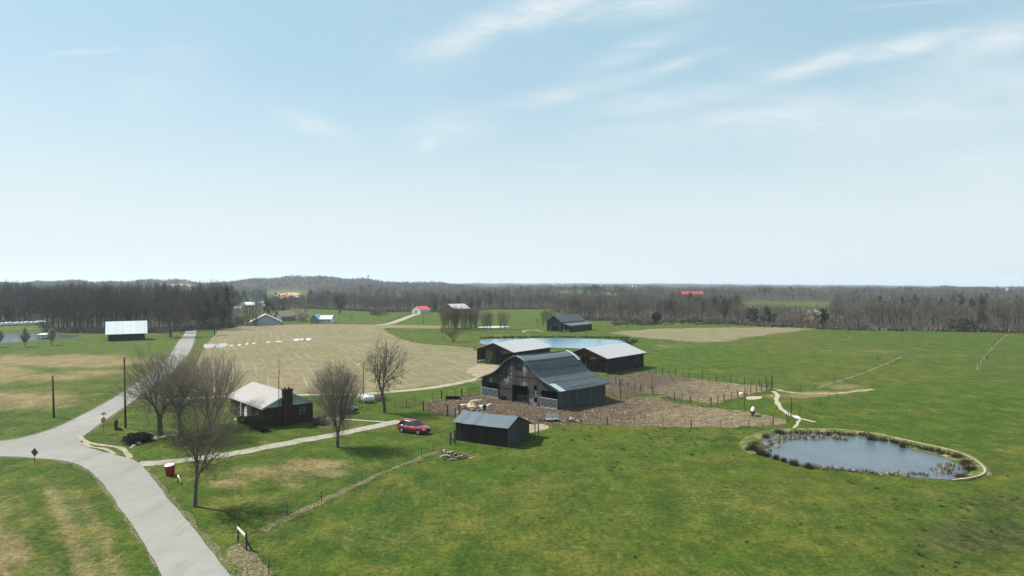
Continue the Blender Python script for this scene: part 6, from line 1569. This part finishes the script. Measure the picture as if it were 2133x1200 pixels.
# ------------------------------------------------------------------ cattle and ring feeder
def cow(loc, rz, mat, label, pose='graze', s=1.0, name='cow'):
    lie = pose == 'lie'; z0 = .48 if lie else 1.02
    bv = [(-.75, 0, z0+.10), (-.45, 0, z0+.12), (0, 0, z0+.02), (.42, 0, z0+.06), (.68, 0, z0+.16)]
    br = [(.20, .24), (.30, .30), (.33, .36), (.30, .34), (.20, .24)]
    if pose == 'graze': hv = [(.92, 0, z0-.08), (1.12, 0, z0-.42), (1.22, 0, z0-.66), (1.36, 0, z0-.88)]
    elif lie: hv = [(.90, 0, z0+.32), (1.08, .06, z0+.48), (1.26, .10, z0+.46), (1.46, .13, z0+.36)]
    else: hv = [(.92, 0, z0+.12), (1.12, 0, z0+.10), (1.30, 0, z0-.04), (1.50, 0, z0-.22)]
    hr = [(.16, .20), (.14, .17), (.13, .15), (.08, .09)]
    V = bv+hv; Rr = br+hr; E = [(i, i+1) for i in range(len(V)-1)]
    def chain(i0, pts, rad):
        prev = i0
        for p_, r_ in zip(pts, rad): V.append(p_); Rr.append((r_, r_)); E.append((prev, len(V)-1)); prev = len(V)-1
    for sgn in (-1, 1):
        y = .19*sgn
        if not lie:
            o = .08*sgn
            chain(3, [(.46+o, y, z0-.30), (.44+o, y, z0-.58), (.46+o, y, .20), (.48+o, y, .05)], [.12, .065, .05, .065])
            chain(1, [(-.50-o, y, z0-.24), (-.42-o, y, z0-.46), (-.62-o, y, z0-.62), (-.58-o, y, .18), (-.55-o, y, .05)], [.16, .10, .065, .05, .065])
        else:
            chain(3, [(.55, .26*sgn, .22), (.80, .34*sgn, .12), (.55, .38*sgn, .07)], [.11, .07, .05])
            chain(1, [(-.35, .36*sgn, .22), (-.02, .42*sgn, .14), (-.30, .46*sgn, .08)], [.15, .08, .05])
    hd = 7
    for sgn in (-1, 1): chain(hd, [(V[hd][0]-.06, .20*sgn, V[hd][2]+.06)], [.03])
    chain(0, [(-.88, .02, z0+.12), (-.93, .03, z0-.25), (-.92, .03, z0-.55 if not lie else .1)], [.035, .025, .045])
    me = bpy.data.meshes.new(name); me.from_pydata(V, E, []); o = bpy.data.objects.new(name, me); link(o)
    m = o.modifiers.new('skin', 'SKIN'); sk = me.skin_vertices[0].data
    for i, r_ in enumerate(Rr): sk[i].radius = r_
    sk[0].use_root = True
    ss = o.modifiers.new('sub', 'SUBSURF'); ss.levels = 2; ss.render_levels = 2
    me.materials.append(M[mat]); o.location = loc; o.rotation_euler = (0, 0, rz); o.scale = (s, s, s)
    # skin output takes the object's first material
    return tag(o, label, 'cow')
cow(G(1568, 866.5), R(-112), 'hide_painted_shade', 'white cow with shade painted below, grazing alone at the right end of the straw yard', 'graze', 1.0)
fc = G(989, 852)
ring = thing('hay_feeder', 'round tubular hay feeder ring around the cream hay in the pen', 'feeder', fc+Vector((-.6, .5, 0)))
mb = MB()
for z in (.15, .6, 1.15):
    for i in range(18): a, b = i*2*math.pi/18, (i+1)*2*math.pi/18; mb.tube((1.15*math.cos(a), 1.15*math.sin(a), z), (1.15*math.cos(b), 1.15*math.sin(b), z), .028, .028, 5)
for i in range(12): a = i*2*math.pi/12; mb.tube((1.15*math.cos(a), 1.15*math.sin(a), 0), (1.15*math.cos(a), 1.15*math.sin(a), 1.15), .024, .024, 5)
mb.build('tube_ring', M['rusty'], ring)
hb_ = MB(); hb_.lathe((0, 0, 0), [(1.0, 0), (.98, .4), (.8, .75), (.5, .95), (.1, 1.0)], 18); o = hb_.build('hay_pile', M['straw'], smooth=True); o.location = ring.location; tag(o, 'heap of pale hay inside the round feeder', 'hay')
cow(fc+Vector((-1.9, .2, 0)), R(20), 'hide_cream', 'cream cow at the left side of the feeder ring, lying', 'lie', 1.0)
cow(fc+Vector((-.6, -1.35, 0)), R(172), 'hide_cream', 'cream cow lying on the near side of the feeder ring', 'lie', 1.0)
cow(fc+Vector((1.6, -.9, 0)), R(10), 'hide_belted', 'white cow with a black belt lying right of the feeder ring', 'lie', 1.05)
cow(fc+Vector((.2, 1.9, 0)), R(200), 'hide_cream', 'tan cow standing behind the hay feeder', 'eat', .95)

# ------------------------------------------------------------------ rushes, reeds, tussocks
def rush_clump(px, row, w, h, label, N=260, seed=0, mat='rush', group='rush clumps round the pond'):
    rng = np.random.default_rng(seed); P = rng.normal(size=(N, 3))*np.array([w*.26, w*.22, 0]); P[:, 2] = 0
    d = P*1.1/max(w, .1); d[:, 2] = 1; d += rng.normal(size=(N, 3))*.16; d /= np.linalg.norm(d, axis=1, keepdims=True)
    s = rng.normal(size=(N, 3)); s[:, 2] = 0; s /= np.linalg.norm(s, axis=1, keepdims=True); L = h*(.5+.6*rng.random((N, 1)))
    V = np.stack([P-s*.022, P+s*.022, P+d*L], 1).reshape(-1, 3)
    o = np_mesh('rush_clump', V, np.arange(3*N).reshape(-1, 3), M[mat]); o.location = G(px, row); return tag(o, label, 'rushes', group)
RL = [(1569, 938, 1.3, 1.2, 'biggest brown rush clump at the left tip of the pond', 520), (1557, 940, .6, .6, 'small low rush clump outside the left tip of the pond', 160), (1586, 947, 1.2, .9, 'broad rush clump on the near bank at the left end of the pond', 420), (1598, 951, .9, .75, 'rush clump touching the broad one on the near bank', 300),
      (1616, 957, .8, .8, 'rush clump third from the left tip along the near bank', 260), (1633, 962, .7, .7, 'small round rush clump fourth along the near bank', 220), (1654, 969, 1.1, .9, 'rounded rush clump fifth along the near bank', 380), (1685, 975, 1.2, .8, 'spreading rush clump sixth and last of the big ones on the near bank', 380),
      (1625, 904, 1.3, 1.0, 'dark rush clump at the upper left corner of the pond', 420), (1814, 917, .9, 1.2, 'upright brown rush clump jutting from the far bank into the pond', 360), (1880, 932, .7, .9, 'rush clump on the far bank halfway to the right end', 260), (1596, 912, 1.0, .7, 'low rush clump on the upper left bank', 260),
      (1573, 925, 1.1, .6, 'flat rush clump on the left bank above the biggest one', 220), (1995, 955, 1.5, .9, 'rush clump at the upper right end of the pond', 380), (2012, 968, 1.4, 1.0, 'dark rush clump on the right end of the pond', 380), (2022, 980, 1.5, 1.0, 'thick rush clump lowest on the right end of the pond', 420), (2002, 995, 1.6, .7, 'wide low rush clump at the lower right corner of the pond', 340)]
for i, (px, row, w, h, lab, N) in enumerate(RL): rush_clump(px, row, w*.74, h, lab, int(N*.95), i)
rg = np.random.default_rng(11)
sp = [(*G(*p), .35) for p in [(1640+170*t_+rg.normal()*3, 903.5+5*t_+rg.normal()*1.2) for t_ in rg.random(46)]]
sp += [(*G(1815+t_*185, 914+t_*t_*8+t_*34+rg.normal()*.8), .45) for t_ in rg.random(46)]
brush('bank_rushes', 'dark rushes fringing the far bank of the pond', sp, 'rush', 21, 16, 'rushes', .5, .9, 1.2)
sp = [(*G(1610+rg.random()*110+0, 912+rg.normal()*3), .5) for i in range(36)] + [(*G(1600+rg.random()*40, 918+rg.normal()*5), .5) for i in range(20)]
sp += [(*G(1735+rg.random()*30, 914+rg.normal()*2), .4) for i in range(16)] + [(*G(1975+rg.normal()*14, 975+rg.normal()*7), .35) for i in range(18)] + [(*G(1905+rg.normal()*25, 989+rg.normal()*2.5), .3) for i in range(14)]
sp += [(*G(1680+t_*195, 973+t_*19+rg.normal()*1.0), .3) for t_ in rg.random(38)] + [(*G(1580+rg.random()*25, 935+rg.normal()*5), .25) for i in range(18)]
brush('dead_reeds', 'pale dead reeds standing in the pond shallows', sp, 'reed', 22, 12, 'reeds', .45, .8, .6)
sp = [(*G(1000+t_*310, 705-2*math.sin(t_*3.1)+rg.normal()*.4), .8) for t_ in rg.random(170)] + [(*G(1290+rg.random()*40, 712+rg.normal()*3), .9) for i in range(40)]
brush('pond_fringe', 'dark scrub fringe round the far pond', sp, 'shrub_dark', 23, 12, 'rushes', .7, 1.0, .4)

def tufts(name, label, n, region, size, mat, seed, blades=5, zmax=.3, weight=None):
    rng = np.random.default_rng(seed); px = rng.uniform(region[0], region[1], n*4); k = rng.random(n*4); r0, r1 = region[2], region[3]
    D0, D1 = F*H/(r1-HR), F*H/(r0-HR); d = np.sqrt(k*(D1**2-D0**2)+D0**2); row = HR+F*H/d
    keep = np.ones(len(px), bool)
    if weight is not None: keep &= rng.random(len(px)) < weight(px, row)
    keep &= ~in_poly(px, row, road_px) & ~in_poly(px, row, near_pond) & ~in_poly(px, row, mud_px) & ~in_poly(px, row, crop_px)
    px, d = px[keep][:n], d[keep][:n]; m = len(px); B = np.stack([(px-CX)/F*d, d, 0*d], 1)
    B = np.repeat(B, blades, 0)+rng.normal(size=(m*blades, 3))*np.array([1, 1, 0])*size*.5
    dd = rng.normal(size=(m*blades, 3))*.55; dd[:, 2] = 1; dd /= np.linalg.norm(dd, axis=1, keepdims=True)
    s = rng.normal(size=(m*blades, 3)); s[:, 2] = 0; s /= np.linalg.norm(s, axis=1, keepdims=True)
    L = size*rng.uniform(.4, 1.0, (m*blades, 1))*zmax/.3; wv = size*.22
    V = np.stack([B-s*wv, B+s*wv, B+dd*L], 1).reshape(-1, 3)
    o = np_mesh(name, V, np.arange(len(V)).reshape(-1, 3), M[mat]); return tag(o, label, 'grass', None, 'stuff')
def in_poly(px, row, poly):
    c = np.zeros(len(px), bool); n = len(poly)
    for i in range(n):
        x1, y1 = poly[i]; x2, y2 = poly[(i+1) % n]
        if y1 == y2: continue
        c ^= ((y1 > row) != (y2 > row)) & (px < (x2-x1)*(row-y1)/(y2-y1)+x1)
    return c
tufts('grass_tufts', 'short green grass tufts all over the near pasture and verges', 46000, (-300, 2450, 830, 1320), .15, 'tuft', 31, 3, .16, lambda p, r: np.where((p > 480) | (r < 1000), .9, .5))
tufts('weed_tussocks', 'dark weedy tussocks scattered through the right-hand pasture', 300, (1000, 2400, 890, 1300), .30, 'tuft_dark', 32, 16, .16,
      lambda p, r: np.clip(.03+.9*np.exp(-(((p-2050)/260)**2+((r-1090)/70)**2))+.8*np.exp(-(((p-1430)/180)**2+((r-915)/28)**2))+.3*np.exp(-(((p-1250)/150)**2+((r-940)/30)**2)), 0, 1))
tufts('leaf_litter', 'pale dead leaves and stalks along the fence line and road verge', 2600, (440, 960, 930, 1260), .17, 'reed', 33, 4, .12,
      lambda p, r: np.where(np.abs(r-(1106-(p-545)*.4416)) < 6, 1.0, np.where((np.abs(p-530) < 40) & (np.abs(r-1170) < 40), .8, .02)))
def clods(name, label, n, mat, seed, size):
    rng = np.random.default_rng(seed); px = rng.uniform(880, 1645, n*3); row = rng.uniform(773, 892, n*3); k = in_poly(px, row, mud_px) | in_poly(px, row, corral_px); px, row = px[k][:n], row[k][:n]; m = len(px)
    kk = H/(row-HR); B = np.stack([(px-CX)*kk, F*kk, 0*kk], 1)
    lf = b0; loc = B-np.array(b0); xx = loc@np.array(BU); yy = loc@np.array(BV); ok = ~((np.abs(xx) < 10.4) & (yy > -.3) & (yy < BL+.3)); B = B[ok]; m = len(B)
    a = rng.random(m)*6.28; s = size*rng.uniform(.4, 1.4, (m, 1)); vs = []
    for j in range(4): t_ = a+j*1.571+rng.normal(size=m)*.3; vs.append(B+np.stack([np.cos(t_), np.sin(t_), 0*t_-.02], 1)*s)
    vs.append(B+np.stack([rng.normal(size=m)*.2, rng.normal(size=m)*.2, .6+.3*rng.random(m)], 1)*s)
    V = np.stack(vs, 1).reshape(-1, 3); q = (np.arange(m)*5)[:, None]
    Fc = np.concatenate([q+np.array([[j, (j+1) % 4, 4]]) for j in range(4)], 0)
    o = np_mesh(name, V, Fc, M[mat]); return tag(o, label, 'mud', None, 'stuff')
clods('mud_clods', 'churned mud clods all over the barnyard', 9000, 'mud', 41, .17)
clods('straw_wisps', 'pale straw and dung bits on the barnyard mud', 2600, 'straw', 42, .10)

# ------------------------------------------------------------------ air
HZ = MB(); HZ.box(-9400, 9400, -9400, 9400, -70, 130); hz = HZ.build('haze', bpy.data.materials.new('haze_air')); tag(hz, 'thin bluish air haze over the distance', 'haze', None, 'stuff')
hm = hz.data.materials[0]; hm.use_nodes = True; nt = hm.node_tree
for n in list(nt.nodes):
    if n.type != 'OUTPUT_MATERIAL': nt.nodes.remove(n)
out = [n for n in nt.nodes if n.type == 'OUTPUT_MATERIAL'][0]
pv = nt.nodes.new('ShaderNodeVolumePrincipled'); pv.inputs['Color'].default_value = (.80, .90, 1.0, 1); pv.inputs['Density'].default_value = .00012; pv.inputs['Anisotropy'].default_value = .2
nt.links.new(pv.outputs[0], out.inputs['Volume'])

# ------------------------------------------------------------------ light, sky, camera
EL, SAZ = R(49), math.atan2(-.925, .38)          # sun elevation, bearing from +Y towards +X
sdir = Vector((math.sin(SAZ)*math.cos(EL), math.cos(SAZ)*math.cos(EL), math.sin(EL)))
sl = bpy.data.lights.new('sun', 'SUN'); sl.energy = 5.0; sl.angle = R(.53); sl.color = (1, .955, .88)
so = bpy.data.objects.new('sun', sl); link(so); so.rotation_euler = sdir.to_track_quat('Z', 'Y').to_euler()
w = bpy.data.worlds.new('World'); sc.world = w; w.use_nodes = True; nt = w.node_tree; nt.nodes.clear()
def N(t, **k):
    n = nt.nodes.new(t)
    for a, b in k.items(): setattr(n, a, b)
    return n
L = nt.links.new
sky = N('ShaderNodeTexSky', sky_type='NISHITA'); sky.sun_disc = False; sky.sun_elevation = EL; sky.sun_rotation = SAZ % (2*math.pi); sky.altitude = 250; sky.air_density = 1.0; sky.dust_density = 1.2; sky.ozone_density = 1.6
tc = N('ShaderNodeTexCoord'); sp3 = N('ShaderNodeSeparateXYZ'); L(tc.outputs['Generated'], sp3.inputs[0])
def Mt(op, a, b=None, c=None):
    n = N('ShaderNodeMath', operation=op)
    for i, v in enumerate((a, b, c)):
        if v is None: continue
        if isinstance(v, (int, float)): n.inputs[i].default_value = v
        else: L(v, n.inputs[i])
    return n.outputs[0]
def rng_(v, a, b, lo=0, hi=1):
    n = N('ShaderNodeMapRange'); n.interpolation_type = 'SMOOTHSTEP'; L(v, n.inputs[0]); n.inputs[1].default_value = a; n.inputs[2].default_value = b; n.inputs[3].default_value = lo; n.inputs[4].default_value = hi; return n.outputs[0]
# cirrus: bearing (az) and elevation tangent of the direction, in real sky angles
yy = Mt('MAXIMUM', sp3.outputs[1], .05); az = Mt('DIVIDE', sp3.outputs[0], yy); ev = Mt('DIVIDE', sp3.outputs[2], yy)
def wisp(cx_, cy_, lx, ly, ang, amp):
    c, s = math.cos(ang), math.sin(ang); dx = Mt('SUBTRACT', az, cx_); dy = Mt('SUBTRACT', ev, cy_)
    ly = ly*1.45; lx = lx*1.08; u = Mt('DIVIDE', Mt('ADD', Mt('MULTIPLY', dx, c), Mt('MULTIPLY', dy, s)), lx); v = Mt('DIVIDE', Mt('SUBTRACT', Mt('MULTIPLY', dy, c), Mt('MULTIPLY', dx, s)), ly)
    return Mt('MULTIPLY', Mt('EXPONENT', Mt('MULTIPLY', Mt('ADD', Mt('MULTIPLY', u, u), Mt('MULTIPLY', v, v)), -1.0)), amp)
def px2(px, row): return (px-CX)/F, (HR-row)/F
WS = [((1000, 60), 120, 22, .42, .62), ((1130, 20), 120, 22, .25, .75), ((1300, 22), 130, 16, .12, .66), ((940, 95), 90, 12, .25, .28), ((1720, 130), 110, 14, .28, .62), ((1900, 95), 150, 14, .2, .62), ((2080, 85), 130, 26, .25, .50),
      ((660, 265), 70, 14, -.35, .42), ((950, 262), 90, 22, .1, .34), ((895, 300), 26, 10, .4, .5), ((1180, 195), 170, 14, .22, .40), ((1400, 210), 170, 16, .1, .42), ((1330, 100), 110, 16, .35, .34), ((1420, 130), 90, 9, .3, .34),
      ((1650, 240), 260, 30, .12, .50), ((1500, 270), 200, 20, 0, .36), ((1950, 230), 300, 60, .15, .32), ((2080, 330), 200, 50, .1, .24), ((180, 108), 70, 3.5, .05, .28), ((340, 160), 100, 40, .5, .16), ((1170, 345), 60, 8, 0, .2), ((1900, 8), 110, 3, .08, .2), ((1700, 400), 350, 40, .1, .14)]
tot = None
for (p_, lx, ly, an, am) in WS:
    cx_, cy_ = px2(*p_); g = wisp(cx_, cy_, lx/F, ly/F, an, am); tot = g if tot is None else Mt('MAXIMUM', tot, g)
cmb = N('ShaderNodeCombineXYZ'); L(az, cmb.inputs[0]); L(ev, cmb.inputs[1])
mp = N('ShaderNodeMapping'); mp.inputs['Rotation'].default_value = (0, 0, -.25); mp.inputs['Scale'].default_value = (5, 26, 1); L(cmb.outputs[0], mp.inputs[0])
nz = N('ShaderNodeTexNoise'); nz.inputs['Scale'].default_value = 1.0; nz.inputs['Detail'].default_value = 8; nz.inputs['Roughness'].default_value = .62; nz.inputs['Distortion'].default_value = .7; L(mp.outputs[0], nz.inputs['Vector'])
mp2 = N('ShaderNodeMapping'); mp2.inputs['Rotation'].default_value = (0, 0, .3); mp2.inputs['Scale'].default_value = (3.2, 8, 1); L(cmb.outputs[0], mp2.inputs[0])
nz2 = N('ShaderNodeTexNoise'); nz2.inputs['Scale'].default_value = 1.0; nz2.inputs['Detail'].default_value = 6; nz2.inputs['Roughness'].default_value = .6; L(mp2.outputs[0], nz2.inputs['Vector'])
fr = Mt('MULTIPLY', tot, rng_(nz.outputs[0], .25, .66, .2, 1.35)); veil = Mt('MULTIPLY', rng_(nz2.outputs[0], .42, .78, 0, .22), rng_(az, -.6, .5, .35, 1))
cl = Mt('MINIMUM', Mt('ADD', fr, veil), 1.0)
hv = rng_(sp3.outputs[2], -.02, .34, .97, 0); lowhaze = Mt('MULTIPLY', hv, 1.0)
mx = N('ShaderNodeMix', data_type='RGBA'); vl = N('ShaderNodeMix', data_type='RGBA'); vl.inputs[0].default_value = .70; L(sky.outputs[0], vl.inputs[6]); vl.inputs[7].default_value = (3.35, 5.15, 5.85, 1)
L(cl, mx.inputs[0]); L(vl.outputs[2], mx.inputs[6]); mx.inputs[7].default_value = (6.15, 6.55, 6.62, 1)
mx0 = N('ShaderNodeMix', data_type='RGBA'); L(lowhaze, mx0.inputs[0]); L(mx.outputs[2], mx0.inputs[6]); mx0.inputs[7].default_value = (5.8, 6.4, 6.45, 1)
bg = N('ShaderNodeBackground'); bg.inputs['Strength'].default_value = .088; L(mx0.outputs[2], bg.inputs[0]); wo = N('ShaderNodeOutputWorld'); L(bg.outputs[0], wo.inputs[0])

cam = bpy.data.cameras.new('camera'); co = bpy.data.objects.new('camera', cam); link(co)
cam.sensor_width = 36; cam.lens = 36*F/2133; co.location = (0, 0, H); co.rotation_euler = (R(90), 0, 0)
cam.shift_y = -(600-HR)/2133; cam.clip_end = 20000; cam.clip_start = .5
sc.camera = co
sc.view_settings.view_transform = 'Standard'; sc.view_settings.look = 'None'; sc.view_settings.exposure = 0.67; sc.view_settings.gamma = 1.0; sc.view_settings.use_curve_mapping = False
sc.cycles.use_denoising = True; sc.cycles.volume_bounces = 1; sc.cycles.max_bounces = 8; sc.cycles.transparent_max_bounces = 8
